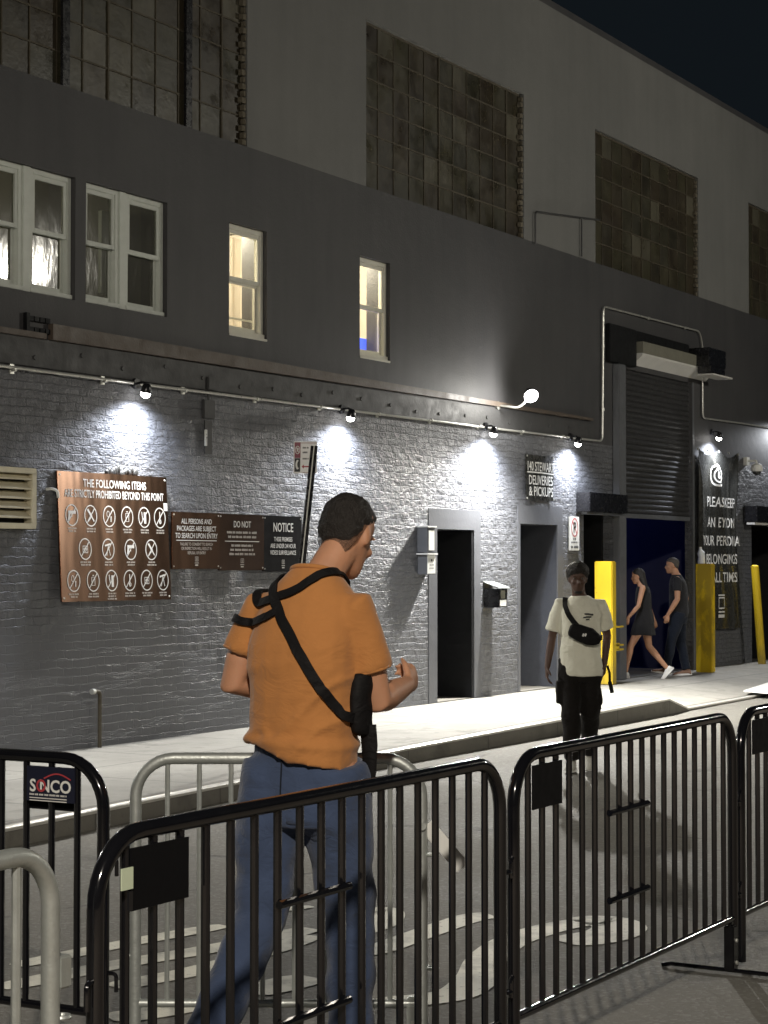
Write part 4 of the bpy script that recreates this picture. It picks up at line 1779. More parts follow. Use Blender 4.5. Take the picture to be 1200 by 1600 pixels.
b.cyl((.97, -.022, .80), (0, -1, 0), .016, .014, .01, 10)
b.build('rivet', 'galv', G1)

# ------------------------------------------------------------------ people
DEPS = bpy.context.evaluated_depsgraph_get


def organic(mb, name, m, parent, voxel=.01, smooth=4, disp=None, sm='all'):
    bmesh.ops.recalc_face_normals(mb.bm, faces=mb.bm.faces)
    me = bpy.data.meshes.new(name)
    mb.bm.to_mesh(me)
    mb.bm.free()
    o = bpy.data.objects.new('tmp', me)
    COL.objects.link(o)
    r = o.modifiers.new('r', 'REMESH')
    r.mode = 'VOXEL'
    r.voxel_size = voxel
    s = o.modifiers.new('s', 'SMOOTH')
    s.factor = .5
    s.iterations = smooth
    bpy.context.view_layer.update()
    out = bpy.data.meshes.new_from_object(o.evaluated_get(DEPS()))
    bpy.data.objects.remove(o)
    bpy.data.meshes.remove(me)
    if disp:
        out.update()
        nr = [v.normal.copy() for v in out.vertices]
        for v, nn in zip(out.vertices, nr):
            v.co += nn * disp(v.co)
    out.name = name
    return link(name, out, m, parent, smooth=sm)


def rg(c, a, b_, yaw=0, tilt=0, n=20, p=2.3):
    """horizontal body ring: half width a (y), half depth b_ (x)"""
    c = V(c)
    fx = V((math.cos(yaw) * math.cos(tilt), math.sin(yaw) * math.cos(tilt), -math.sin(tilt)))
    sy = V((-math.sin(yaw), math.cos(yaw), 0))
    out = []
    for i in range(n):
        t = 2 * math.pi * i / n
        cs, sn = math.cos(t), math.sin(t)
        out.append(c + fx * b_ * math.copysign(abs(cs) ** (2 / p), cs) + sy * a * math.copysign(abs(sn) ** (2 / p), sn))
    return out


def torso(mb, rows):
    mb.loft([rg(*r) for r in rows])


def head(mb, c, f, up, s, neck):
    """c = head centre, f = where the face looks, up = crown; neck = base point"""
    f = V(f).normalized()
    up = V(up)
    up = (up - f * up.dot(f)).normalized()
    l = up.cross(f)
    c = V(c)
    P = lambda x, y, z: c + (f * x + l * y + up * z) * s
    rows = [(-.122, .020, .080, .030), (-.108, .040, .090, .0), (-.080, .054, .092, -.045), (-.045, .064, .092, -.075), (-.01, .071, .089, -.090), (.012, .074, .088, -.096),
            (.04, .077, .096, -.100), (.072, .072, .088, -.094), (.098, .054, .060, -.068), (.116, .026, .024, -.034)]
    mb.loft([[P((xf + xb) / 2 + (xf - xb) / 2 * math.cos(t), w * math.sin(t), z) for t in [2 * math.pi * i / 18 for i in range(18)]] for z, w, xf, xb in rows])
    mb.tube([P(.086, 0, .010), P(.100, 0, -.015), P(.110, 0, -.036), P(.098, 0, -.044)], [.008 * s, .010 * s, .0145 * s, .010 * s], 8, ends=True)
    for sg in (-1, 1):
        mb.ell(P(.098, sg * .011, -.040), f * .010 * s, l * .009 * s, up * .008 * s, 8, 6)
        mb.ell(P(.086, sg * .034, .026), f * .012 * s, l * .026 * s, up * .007 * s, 8, 6)        # brow
        mb.ell(P(-.004, sg * .077, -.008), f * .020 * s, l * .008 * s, up * .032 * s, 10, 7)      # ear
        mb.ell(P(.066, sg * .045, -.030), f * .022 * s, l * .020 * s, up * .018 * s, 8, 6)        # cheek
    mb.ell(P(.092, 0, -.062), f * .010 * s, l * .024 * s, up * .006 * s, 10, 6)
    mb.ell(P(.090, 0, -.075), f * .010 * s, l * .021 * s, up * .007 * s, 10, 6)
    mb.tube([V(neck) - up * .03, V(neck) + (P(-.018, 0, -.05) - V(neck)) * .5, P(-.015, 0, -.045)], [.066 * s, .058 * s, .060 * s], 14)
    return P


def hand(mb, w, d, pn, t, s=1, curl=(35, 40, 30), spread=1.0):
    d = V(d).normalized()
    t = V(t)
    t = (t - d * t.dot(d)).normalized()
    n_ = d.cross(t)
    if n_.dot(V(pn)) < 0:
        n_ = -n_
    w = V(w)
    E = lambda c, a, b_: [c + t * a * math.cos(q) + n_ * b_ * math.sin(q) for q in [2 * math.pi * i / 14 for i in range(14)]]
    mb.loft([E(w + d * x * s, a * s, b_ * s) for x, a, b_ in ((-.02, .026, .020), (.0, .028, .019), (.03, .037, .017), (.06, .042, .0155), (.085, .043, .0135), (.095, .036, .010))])
    for i, (ln, r) in enumerate(((.072, .0092), (.080, .0095), (.074, .009), (.058, .0082))):
        p = w + d * (.086 - .004 * abs(i - 1)) * s + t * (.033 - .0218 * i) * s * 1.02
        a = 0
        pts = [p]
        dd = (d + t * (.10 - .075 * i) * spread).normalized()
        for k, fr in enumerate((.45, .31, .24)):
            a += R(curl[k] + i * 4)
            pts.append(pts[-1] + (dd * math.cos(a) + n_ * math.sin(a)) * ln * fr * s)
        mb.tube(pts, [r * s, r * .95 * s, r * .85 * s, r * .72 * s], 8, ends=True)
    p = w + d * .022 * s + t * .030 * s
    d1 = (t * .75 + d * .65 + n_ * .35).normalized()
    d2 = (t * .25 + d * .85 + n_ * .50).normalized()
    mb.tube([w + d * .012 * s + t * .012 * s, p, p + d1 * .036 * s, p + d1 * .036 * s + d2 * .030 * s], [.014 * s, .0135 * s, .0115 * s, .0085 * s], 8, ends=True)


def limb(mb, pts, rad, n=14):
    mb.tube(pts, rad, n, ends=True)


def lerp(a, b_, t):
    return V(a) * (1 - t) + V(b_) * t


def legs_of(mb, hip, knee, ank, s, k=1.0):
    limb(mb, [lerp(hip, knee, -.06), hip, lerp(hip, knee, .25), lerp(hip, knee, .6), knee, lerp(knee, ank, .28), lerp(knee, ank, .62), ank],
         [q * s * k for q in (.088, .092, .086, .068, .054, .057, .044, .037)], 16)


def trouser(mb, hip, knee, ank, s, w=(.110, .116, .108, .092, .076, .074, .068, .066), drop=.03):
    a2 = V(ank) + V((0, 0, drop - .03))
    mb.tube([lerp(hip, knee, -.10), hip, lerp(hip, knee, .25), lerp(hip, knee, .6), knee, lerp(knee, a2, .3), lerp(knee, a2, .65), a2], [q * s for q in w], 18)


def shoe(mb, ank, toe_dir, s, pitch=0):
    """upper from heel to toe, foot direction toe_dir, pitch = heel raised"""
    f = V(toe_dir).normalized()
    l = V((0, 0, 1)).cross(f).normalized()
    cp, sp = math.cos(pitch), math.sin(pitch)
    ff = f * cp - V((0, 0, 1)) * sp
    uu = f * sp + V((0, 0, 1)) * cp
    heel = V(ank) - ff * .055 * s - uu * .085 * s
    rings = []
    for x, w, h, z in ((-.012, .020, .030, .030), (0, .033, .075, .038), (.05, .038, .105, .052), (.10, .040, .080, .042), (.16, .048, .058, .032), (.21, .048, .048, .027), (.25, .038, .038, .022), (.272, .020, .022, .016)):
        c = heel + ff * x * s + uu * (h / 2) * s
        rings.append([c + l * w * s * math.cos(q) + uu * (h / 2) * s * math.sin(q) for q in [2 * math.pi * i / 14 for i in range(14)]])
    mb.loft(rings)
    return heel, ff, uu, l


def sole(mb, heel, ff, uu, l, s):
    top, bt = [], []
    for a in range(20):
        q = 2 * math.pi * a / 20
        x = .13 + .150 * math.cos(q)
        w = (.040 if x < .1 else .051) * math.sin(q)
        p = heel + ff * x * s + l * w * s
        top.append(p + uu * .022 * s)
        bt.append(p - uu * .006 * s)
    mb.loft([bt, top])


def shoes(T, feet, s, mu, ms):
    for ank, td, pt in feet:
        b = MB()
        fr = shoe(b, ank, td, s, pt)
        o = b.build('shoe', mu, T, smooth='all')
        b = MB()
        sole(b, *fr, s)
        b.build('sole', ms, o, smooth=True)


def wrinkle(sc=9, amp=.006, zs=1.7, seed=0.0):
    def f(p):
        q = V((p.x * sc, p.y * sc, p.z * sc * zs)) + V((seed, seed * .7, -seed))
        return amp * (noise.noise(q) * 1.0 + .5 * (1 - abs(noise.noise(q * 1.9)) * 2) * noise.noise(q * .6 + V((3, 1, 2))))
    return f


def strap(T, surf, pts, w, th, name, m, off=.006):
    """a webbing band lying on the mesh surf (local coordinates of T)"""
    me = surf.data
    bvh = BVHTree.FromPolygons([v.co.copy() for v in me.vertices], [tuple(p.vertices) for p in me.polygons])
    P = [V(p) for p in pts]
    q = []
    for i in range(len(P) - 1):
        p0, p1, p2, p3 = P[max(0, i - 1)], P[i], P[i + 1], P[min(len(P) - 1, i + 2)]
        for s_ in range(8):
            t = s_ / 8
            q.append(.5 * ((2 * p1) + (p2 - p0) * t + (2 * p0 - 5 * p1 + 4 * p2 - p3) * t * t + (3 * p1 - p0 - 3 * p2 + p3) * t ** 3))
    q.append(P[-1])
    sn = []
    for p in q:
        loc, nr, ix, ds = bvh.find_nearest(p)
        sn.append((loc, nr))
    rows = []
    for i, (loc, nr) in enumerate(sn):
        t = (sn[min(i + 1, len(sn) - 1)][0] - sn[max(0, i - 1)][0]).normalized()
        sd = t.cross(nr).normalized()
        o = loc + nr * off
        rows.append([o + sd * w / 2, o + sd * w / 2 + nr * th, o - sd * w / 2 + nr * th, o - sd * w / 2])
    b = MB()
    b.loft(rows)
    return b.build(name, m, T, smooth=True)


def eyes(P, T, s, white, iris):
    for sg in (-1, 1):
        b = MB()
        d = MB()
        c = P(.079, sg * .032, .006)
        e = P(.089, sg * .032, .006)
        b.ell(c, (.0125 * s, 0, 0), (0, .0125 * s, 0), (0, 0, .0085 * s), 10, 7)
        d.ell(lerp(c, e, .75), (.0062 * s, 0, 0), (0, .0062 * s, 0), (0, 0, .0062 * s), 8, 6)
        o = b.build('eye', white, T, smooth='all')
        d.build('iris', iris, o, smooth='all')


M['skin1'] = mat_skin('fair skin', (.52, .27, .16))
M['skin2'] = mat_skin('dark skin', (.085, .045, .030))
M['skin3'] = mat_skin('tanned skin', (.46, .25, .15))
M['hairb'] = pm('black hair', (.014, .011, .009), .6, 0, .4, 40, .8, 160)
M['hairg'] = pm('short greying hair', (.07, .060, .050), .6, 0, .4, 40, .8, 160)
M['orange'] = mat_cloth('orange cotton', (.47, .20, .062), .12, fold=.3)
M['denim'] = mat_cloth('blue denim', (.052, .075, .140), .35)
M['darkdenim'] = mat_cloth('dark denim', (.010, .014, .024), .25, sheen=.1)
M['webbing'] = mat_cloth('black webbing', (.007, .0065, .007), .2, .7, sheen=0)
M['offwhite'] = mat_cloth('off white cotton', (.80, .79, .66), .05)
M['blacktrouser'] = mat_cloth('black trousers', (.010, .0085, .0075), .25, sheen=.05)
M['charcoal'] = mat_cloth('charcoal cotton', (.020, .020, .023), .2, sheen=.1)
M['blackdress'] = mat_cloth('black dress cloth', (.014, .0135, .014), .2, sheen=.1)
M['whiteshoe'] = pm('white leather shoe', (.72, .71, .68), .5, 0, .1, 20)
M['brownshoe'] = pm('brown suede shoe', (.26, .15, .10), .8, 0, .15, 20)
M['greyshoe'] = pm('grey trainer', (.42, .41, .36), .7, 0, .3, 25)
M['eyew'] = pm('eye white', (.16, .14, .12), .4)
M['eyed'] = pm('eye dark', (.02, .012, .008), .2)

# ---- the man in orange, striding away to the right, seen from behind
s = 1.065
T = thing('person', 'man in an orange shirt and jeans with a black crossbody bag seen from behind', 'person', (0, 0, 0))
WL[T.name] = V()
ne = V((.075, -.005, 1.625))
hc = V((.212, -.030, 1.778))
ff, fu = V((.92, .05, -.42)), V((.40, .02, .92))
shR, shL = V((.04, -.165, 1.545)), V((.02, .180, 1.545))
elR, haR = V((.105, -.208, 1.252)), V((.395, -.150, 1.285))
elL, haL = V((-.03, .255, 1.30)), V((.25, .13, 1.28))
hpR, hpL = V((.01, -.095, 1.01)), V((-.01, .095, 1.01))
knR, anR = V((.105, -.105, .55)), V((.105, -.105, .115))
knL, anL = V((-.10, .105, .565)), V((-.43, .105, .20))
body = MB()
torso(body, [((-.01, 0, .92), .150, .11), ((0, 0, 1.02), .160, .120), ((0, 0, 1.15), .150, .110), ((.01, 0, 1.30), .165, .118), ((.02, 0, 1.43), .180, .120), ((.035, -.003, 1.53), .170, .105, 0, .15), ((.055, -.005, 1.60), .100, .075, 0, .2), ((.07, -.005, 1.64), .062, .062, 0, .25)])
Pm = head(body, hc, ff, fu, s * .97, ne)
for sh_, el, ha in ((shR, elR, haR), (shL, elL, haL)):
    limb(body, [sh_, lerp(sh_, el, .3), lerp(sh_, el, .7), el, lerp(el, ha, .25), lerp(el, ha, .7), ha], [q * s for q in (.048, .050, .048, .043, .045, .036, .028)])
hand(body, haR, haR - elR + V((.02, .02, .05)), (0, 1, 0), (.1, .1, 1), s, (45, 55, 35))
hand(body, haL, haL - elL, (0, -1, 0), (.1, .1, 1), s, (30, 35, 25))
legs_of(body, hpR, knR, anR, s)
legs_of(body, hpL, knL, anL, s)
organic(body, 'body', 'skin1', T, .0075, 5)
b = MB()
torso(b, [((-.012, .0, 1.075), .180, .142, 0, 0), ((-.008, 0, 1.12), .178, .141), ((-.004, 0, 1.19), .172, .136), ((.0, 0, 1.31), .176, .140), ((.008, -.002, 1.42), .184, .140), ((.022, -.003, 1.51), .178, .126, 0, .1), ((.038, -.004, 1.575), .158, .105, 0, .18), ((.055, -.005, 1.622), .112, .088, 0, .25), ((.070, -.005, 1.655), .080, .074, 0, .35)])
for v in b.bm.verts:
    if v.co.z < 1.13:
        v.co.z += v.co.y * .24 * (1.13 - v.co.z) / .055 * 1.0 + .010
for sh_, el, f_ in ((shR, elR, .66), (shL, elL, .60)):
    b.tube([sh_ + V((0, .06 if sh_.y < 0 else -.06, -.012)), sh_ + V((0, 0, -.010)), lerp(sh_, el, .3), lerp(sh_, el, f_)], [.056 * s, .064 * s, .062 * s, .061 * s], 18)
wr = wrinkle(5, .012, 1.3, 2.0)


def shirtfold(p):
    d = wr(p)
    g = noise.noise(V((p.x * 3, p.y * 7 + p.z * 4, p.z * 3.4 - p.y * 2)) + V((1.7, 0, 4)))
    d += .010 * max(0, 1 - abs(g) * 4.5) * min(1, max(0, (1.5 - p.z) / .2))
    d += .008 * math.exp(-((p.z - 1.125 - .05 * p.y) / .014) ** 2) - .006 * math.exp(-((p.z - 1.155 - .05 * p.y) / .02) ** 2)
    d += .0025 * math.sin(26 * (p.z + .9 * p.y) + 3 * noise.noise(p * 4)) * max(0, 1 - abs(p.z - 1.22) / .18)
    return d


sh1 = organic(b, 'shirt', 'orange', T, .009, 5, shirtfold)
b = MB()
b.tube(rg((.068, -.005, 1.652), .080, .075, 0, .35, 24) + rg((.068, -.005, 1.652), .080, .075, 0, .35, 24)[:1], .0085, 8)
b.build('collar', 'orange', sh1, smooth='all')
for sh_, el, f_ in ((shR, elR, .655), (shL, elL, .595)):
    c_, a_ = lerp(sh_, el, f_), (el - sh_).normalized()
    u_ = a_.cross(V((1, 0, 0))).normalized()
    w_ = a_.cross(u_)
    b = MB()
    b.tube([c_ + (u_ * math.cos(q) + w_ * math.sin(q)) * .0615 * s for q in [2 * math.pi * i / 24 for i in range(25)]], .006, 6)
    b.build('sleeve_hem', 'orange', sh1, smooth='all')
b = MB()
torso(b, [((-.01, 0, .865), .165, .125), ((-.005, 0, .95), .168, .130), ((-.004, 0, 1.06), .164, .126), ((-.004, 0, 1.15), .162, .122)])
trouser(b, hpR, knR, anR, s)
trouser(b, hpL, knL, anL, s)
jn = organic(b, 'jeans', 'denim', T, .010, 5, wrinkle(9, .012, 1.3, 5.0))
bvh = BVHTree.FromPolygons([v.co.copy() for v in jn.data.vertices], [tuple(p.vertices) for p in jn.data.polygons])
for yc_ in (-.082, .082):                             # patch pockets on the seat
    b = MB()
    grid = []
    for r_ in range(8):
        row = []
        for q in range(8):
            u_, v_ = q / 7 - .5, r_ / 7
            zz = .985 - .145 * v_ - (.022 * (1 - abs(u_) * 2) if r_ == 7 else 0)
            loc, nr, ix, ds = bvh.ray_cast(V((-.6, yc_ + u_ * .125 * (1 - .08 * v_), zz)), V((1, 0, 0)))
            if loc is None:
                loc, nr = V((-.15, yc_ + u_ * .12, zz)), V((-1, 0, 0))
            edge = q in (0, 7) or r_ in (0, 7)
            row.append(loc + V((-.002 if edge else -.006, 0, 0)))
        grid.append(row)
    b.loft(grid, closed=False)
    b.build('back_pocket', 'denim', jn, smooth='all', fix=False)
b = MB()
sp_ = []
for r_ in range(10):
    loc, nr, ix, ds = bvh.ray_cast(V((-.6, 0, 1.08 - r_ * .02)), V((1, 0, 0)))
    if loc is not None:
        sp_.append(loc + V((-.002, 0, 0)))
if len(sp_) > 2:
    b.tube(sp_, .003, 6)
    b.build('seat_seam', 'darkdenim', jn, smooth='all')
shoes(T, ((anR, (1, -.1, 0), 0), (anL, (.9, .1, 0), R(40))), s, 'greyshoe', 'whiteshoe')
b = MB()
rows = [(-.050, .050, -.050, -.076), (-.035, .062, -.045, -.084), (-.010, .0725, -.01, -.0960), (.02, .0760, .030, -.103), (.045, .0800, .072, -.106), (.075, .0765, .096, -.103), (.102, .060, .074, -.080), (.124, .034, .036, -.046), (.130, .012, .012, -.018)]
b.loft([[Pm((xf + xb) / 2 + (xf - xb) / 2 * math.cos(t) - .004, w * math.sin(t), z) for t in [2 * math.pi * i / 20 for i in range(20)]] for z, w, xf, xb in rows])
organic(b, 'hair', 'hairb', T, .007, 2, lambda p: .006 * noise.noise(p * 60) + .004 * noise.noise(p * 130))
b = MB()
rows = [(-.098, .030, -.052, -.061), (-.070, .055, -.045, -.072), (-.04, .0695, -.025, -.0845), (-.01, .0745, .005, -.0945), (.02, .0765, .045, -.1015), (.05, .0785, .080, -.1035)]
b.loft([[Pm((xf + xb) / 2 + (xf - xb) / 2 * math.cos(t), w * math.sin(t), z) for t in [2 * math.pi * i / 28 for i in range(28)]] for z, w, xf, xb in rows], cap=False)
k = NT('cropped hair fade')
tr = k.n('ShaderNodeBsdfTransparent')
mx = k.n('ShaderNodeMixShader')
k.b.inputs['Base Color'].default_value = (.018, .013, .010, 1)
k.b.inputs['Roughness'].default_value = .8
k.l(k.ramp(k.noise(900, 2, .5), [(.47, 0), (.53, 1)]), mx.inputs[0])
k.l(tr.outputs[0], mx.inputs[1])
k.l(k.b.outputs[0], mx.inputs[2])
k.l(mx.outputs[0], k.t.nodes['Material Output'].inputs[0])
M['fade'] = k.m
b.build('cropped_hair', 'fade', T, smooth='all')
eyes(Pm, T, s, 'eyew', 'eyed')
strap(T, sh1, [(.10, .085, 1.62), (.03, .10, 1.635), (-.04, .075, 1.585), (-.09, .02, 1.52), (-.13, -.06, 1.42), (-.12, -.13, 1.31), (-.06, -.19, 1.22), (.02, -.20, 1.20)], .032, .006, 'bag_strap', 'webbing')
strap(T, sh1, [(.12, -.06, 1.60), (.03, -.075, 1.64), (-.05, -.02, 1.60), (-.08, .05, 1.585), (-.075, .09, 1.572), (-.05, .13, 1.56), (.0, .165, 1.555), (.05, .165, 1.54), (.10, .14, 1.50)], .030, .006, 'shoulder_strap', 'webbing')
strap(T, sh1, [(-.09, .03, 1.535), (-.115, .08, 1.525), (-.10, .125, 1.51), (-.065, .17, 1.50), (-.01, .215, 1.49), (.05, .215, 1.475), (.11, .15, 1.43)], .026, .006, 'side_strap', 'webbing')
b = MB()
b.loft([[V((x + .05 + .050 * math.cos(q), -.198 + .030 * math.sin(q), z)) + V((0, -.01 * math.sin(z * 9), 0)) for q in [2 * math.pi * i / 14 for i in range(14)]] for x, z in ((.01, 1.145), (-.01, 1.16), (-.02, 1.20), (-.02, 1.27), (-.01, 1.325), (-.0, 1.345))])
organic(b, 'crossbody_bag', 'webbing', T, .009, 4, wrinkle(12, .006))
b = MB()
b.tube([(.05, -.205, 1.18), (.05, -.210, 1.12), (.055, -.208, 1.03), (.06, -.200, .96)], [.030, .030, .024, .012], 10, .5)
b.build('hanging_strap', 'webbing', T, smooth=True)
T.location = (5.13, 3.285, 0)

# ---- man in the white shirt, walking towards the camera on the road
s = .955
T = thing('person', 'man in a cream T-shirt with a black chest bag walking towards the barriers', 'person', (0, 0, 0))
WL[T.name] = V()
shR, shL = V((-.01, -.165, 1.365)), V((-.01, .165, 1.36))
elR, haR = V((-.035, -.232, 1.085)), V((.025, -.272, .845))
elL, haL = V((-.10, .220, 1.10)), V((-.005, .195, .875))
hpR, hpL = V((0, -.085, .875)), V((0, .085, .875))
knR, anR = V((.10, -.080, .475)), V((.06, -.075, .10))
knL, anL = V((.02, .075, .47)), V((-.20, .07, .135))
ne, hc = V((.0, -.01, 1.435)), V((.035, -.022, 1.570))
ff, fu = V((1, .06, -.05)), V((.04, 0, 1))
body = MB()
torso(body, [((0, 0, .80), .14, .10), ((0, 0, .90), .145, .105), ((0, 0, 1.02), .130, .095), ((0, 0, 1.15), .142, .102), ((0, 0, 1.26), .155, .104), ((0, 0, 1.34), .150, .09), ((0, 0, 1.40), .085, .065), ((0, -.005, 1.44), .054, .054)])
Pm = head(body, hc, ff, fu, s * .97, ne)
for sh_, el, ha in ((shR, elR, haR), (shL, elL, haL)):
    limb(body, [sh_, lerp(sh_, el, .3), lerp(sh_, el, .7), el, lerp(el, ha, .25), lerp(el, ha, .7), ha], [q * s for q in (.044, .043, .040, .036, .037, .030, .025)])
hand(body, haR, (.10, -.02, -1), (0, 1, 0), (1, .1, 0), s, (18, 22, 18))
hand(body, haL, (.10, -.06, -1), (0, -1, 0), (1, -.1, 0), s, (22, 28, 22))
legs_of(body, hpR, knR, anR, s, .9)
legs_of(body, hpL, knL, anL, s, .9)
organic(body, 'body', 'skin2', T, .0075, 4)
b = MB()
torso(b, [((.0, 0, .775), .178, .135), ((.0, 0, .82), .182, .138), ((0, 0, .92), .172, .130), ((0, 0, 1.05), .163, .122), ((0, 0, 1.18), .168, .122), ((0, 0, 1.28), .178, .118), ((0, 0, 1.35), .168, .100), ((0, 0, 1.405), .105, .080), ((0, -.004, 1.428), .074, .066)])
for sh_, el, f_ in ((shR, elR, .80), (shL, elL, .76)):
    b.tube([sh_ + V((0, .05 if sh_.y < 0 else -.05, -.012)), sh_ + V((0, 0, -.012)), lerp(sh_, el, .35), lerp(sh_, el, f_)], [.054, .064, .064, .070], 18)
sh1 = organic(b, 'shirt', 'offwhite', T, .009, 4, wrinkle(9, .011, 1.0, 9.0))
b = MB()
torso(b, [((0, 0, .73), .145, .11), ((0, 0, .80), .155, .118), ((0, 0, .90), .150, .112)])
wt = (.102, .106, .102, .094, .082, .080, .074, .070)
trouser(b, hpR, knR, anR, s, wt)
trouser(b, hpL, knL, anL, s, wt)
for sg, hp_, kn_ in ((-1, hpR, knR), (1, hpL, knL)):
    c = lerp(hp_, kn_, .55) + V((.0, sg * .085, 0))
    b.box(c.x - .065, c.x + .055, c.y - .03, c.y + .004, c.z - .10, c.z + .08)
organic(b, 'trousers', 'blacktrouser', T, .010, 4, wrinkle(9, .012, 1.2, 4.0))
shoes(T, ((anR, (1, -.12, 0), 0), (anL, (1, .1, 0), R(22))), s, 'greyshoe', 'whiteshoe')
b = MB()
rows = [(-.03, .080, .010, -.100), (.01, .094, .045, -.112), (.04, .100, .090, -.120), (.07, .101, .112, -.120), (.10, .092, .104, -.108), (.130, .066, .072, -.078), (.150, .026, .028, -.030)]
b.loft([[Pm((xf + xb) / 2 + (xf - xb) / 2 * math.cos(t), w * math.sin(t), z) for t in [2 * math.pi * i / 20 for i in range(20)]] for z, w, xf, xb in rows])
organic(b, 'hair', 'hairb', T, .007, 2, lambda p: .008 * noise.noise(p * 55) + .005 * noise.noise(p * 120))
b = MB()
b.ell(Pm(.060, 0, -.112), V((.03, 0, 0)), V((0, .035, 0)), V((0, 0, .018)), 12, 7)
organic(b, 'beard', 'hairb', T, .006, 1)
eyes(Pm, T, s, 'eyew', 'eyed')
st = strap(T, sh1, [(-.13, -.05, 1.30), (-.07, -.10, 1.40), (.02, -.125, 1.40), (.10, -.115, 1.31), (.13, -.06, 1.22), (.14, .04, 1.13), (.10, .14, 1.09), (.0, .19, 1.09)], .042, .006, 'bag_strap', 'webbing')
b = MB()
cb = V((.165, .03, 1.115))
ax = V((0, .86, -.34)).normalized()
upb = V((0, .34, .86)).normalized()
b.loft([[cb + ax * x + upb * h * math.sin(q) + V((d_, 0, 0)) * math.cos(q) for q in [2 * math.pi * i / 16 for i in range(16)]] for x, h, d_ in ((-.135, .030, .018), (-.12, .055, .032), (-.06, .070, .044), (.04, .074, .046), (.10, .056, .036), (.135, .028, .018))])
bg_ = organic(b, 'chest_bag', 'webbing', T, .007, 3, wrinkle(14, .004))
b = MB()
mk = Matrix((ax, V((-1, 0, 0)) * -1, upb)).transposed().to_4x4()
mk.translation = cb + V((.052, .0, .0))
for q in (-1, 1):
    b.box(-.012 + q * .008, -.004 + q * .008 + .006, -.003, .003, -.012 + q * .004, .012 + q * .004, mk)
b.build('bag_mark', 'white', bg_)
b = MB()
b.tube([(.135, .03, 1.285), (.14, .06, 1.286), (.135, .10, 1.28)], .008, 8, .6)
b.tube([(.138, .02, 1.255), (.142, .05, 1.262), (.14, .085, 1.262)], .007, 8, .6)
b.tube([(.141, .04, 1.240), (.143, .07, 1.243)], .006, 8, .6)
mkp = b.build('shirt_print', 'darkdenim', T, smooth=True)
b = MB()
b.tube([(.02, .215, .86), (.03, .235, .80), (.03, .235, .72)], .010, 8)
b.tube([(.03, .235, .73), (.04, .255, .64)], .016, 8, .4)
b.build('key_strap', 'webbing', T, smooth=True)
T.location = (14.39, 6.535, 0)
T.rotation_euler.z = R(206)

# ---- the couple walking into the loading bay
s = .94
T = thing('person', 'man in a dark T-shirt and dark jeans walking into the loading bay', 'person', (0, 0, 0))
WL[T.name] = V()
shR, shL = V((.0, -.170, 1.365)), V((.0, .170, 1.365))
elR, haR = V((-.085, -.225, 1.09)), V((.0, -.235, .86))
elL, haL = V((-.005, .225, 1.085)), V((.13, .215, .865))
hpR, hpL = V((0, -.085, .87)), V((0, .085, .87))
knR, anR = V((-.02, -.08, .47)), V((-.10, -.08, .10))
knL, anL = V((.10, .085, .48)), V((.16, .08, .12))
ne, hc = V((.03, 0, 1.425)), V((.085, .0, 1.555))
body = MB()
torso(body, [((0, 0, .80), .14, .11), ((0, 0, .90), .145, .115), ((0, 0, 1.02), .138, .110), ((0, 0, 1.15), .148, .112), ((.01, 0, 1.26), .158, .110), ((.015, 0, 1.34), .150, .095), ((.025, 0, 1.40), .085, .070), ((.03, 0, 1.44), .056, .056)])
Pm = head(body, hc, (1, .10, .0), (0, 0, 1), s * .97, ne)
for sh_, el, ha in ((shR, elR, haR), (shL, elL, haL)):
    limb(body, [sh_, lerp(sh_, el, .3), lerp(sh_, el, .7), el, lerp(el, ha, .25), lerp(el, ha, .7), ha], [q * s for q in (.046, .047, .046, .041, .043, .034, .027)])
hand(body, haR, (.18, 0, -1), (0, 1, 0), (1, .1, 0), s, (22, 26, 20))
hand(body, haL, (.22, 0, -1), (0, -1, 0), (1, -.1, 0), s, (22, 26, 20))
legs_of(body, hpR, knR, anR, s)
legs_of(body, hpL, knL, anL, s)
organic(body, 'body', 'skin3', T, .009, 4)
b = MB()
torso(b, [((0, 0, .84), .160, .130), ((0, 0, .90), .164, .135), ((0, 0, 1.03), .158, .130), ((0, 0, 1.16), .166, .130), ((.01, 0, 1.27), .176, .124), ((.015, 0, 1.345), .165, .104), ((.025, 0, 1.40), .10, .080), ((.03, 0, 1.425), .072, .068)])
for sh_, el, f_ in ((shR, elR, .60), (shL, elL, .60)):
    b.tube([sh_ + V((0, .05 if sh_.y < 0 else -.05, -.010)), sh_ + V((0, 0, -.010)), lerp(sh_, el, .35), lerp(sh_, el, f_)], [.050, .060, .062, .064], 18)
organic(b, 'shirt', 'charcoal', T, .010, 4, wrinkle(9, .008, 1.2, 1.0))
b = MB()
torso(b, [((0, 0, .74), .145, .115), ((0, 0, .80), .152, .122), ((0, 0, .90), .148, .118)])
trouser(b, hpR, knR, anR, s)
trouser(b, hpL, knL, anL, s)
organic(b, 'jeans', 'darkdenim', T, .011, 4, wrinkle(9, .009, 1.2, 8.0))
shoes(T, ((anR, (1, -.05, 0), R(4)), (anL, (1, .05, 0), R(-8))), s, 'brownshoe', 'whiteshoe')
b = MB()
rows = [(-.045, .060, -.060, -.090), (-.01, .080, -.01, -.100), (.03, .082, .035, -.106), (.06, .080, .092, -.104), (.09, .068, .082, -.090), (.115, .042, .044, -.056), (.128, .016, .014, -.022)]
b.loft([[Pm((xf + xb) / 2 + (xf - xb) / 2 * math.cos(t), w * math.sin(t), z) for t in [2 * math.pi * i / 20 for i in range(20)]] for z, w, xf, xb in rows])
organic(b, 'hair', 'hairg', T, .008, 2)
eyes(Pm, T, s, 'eyew', 'eyed')
T.location = (25.38, 10.02, .12)
T.rotation_euler.z = R(106)

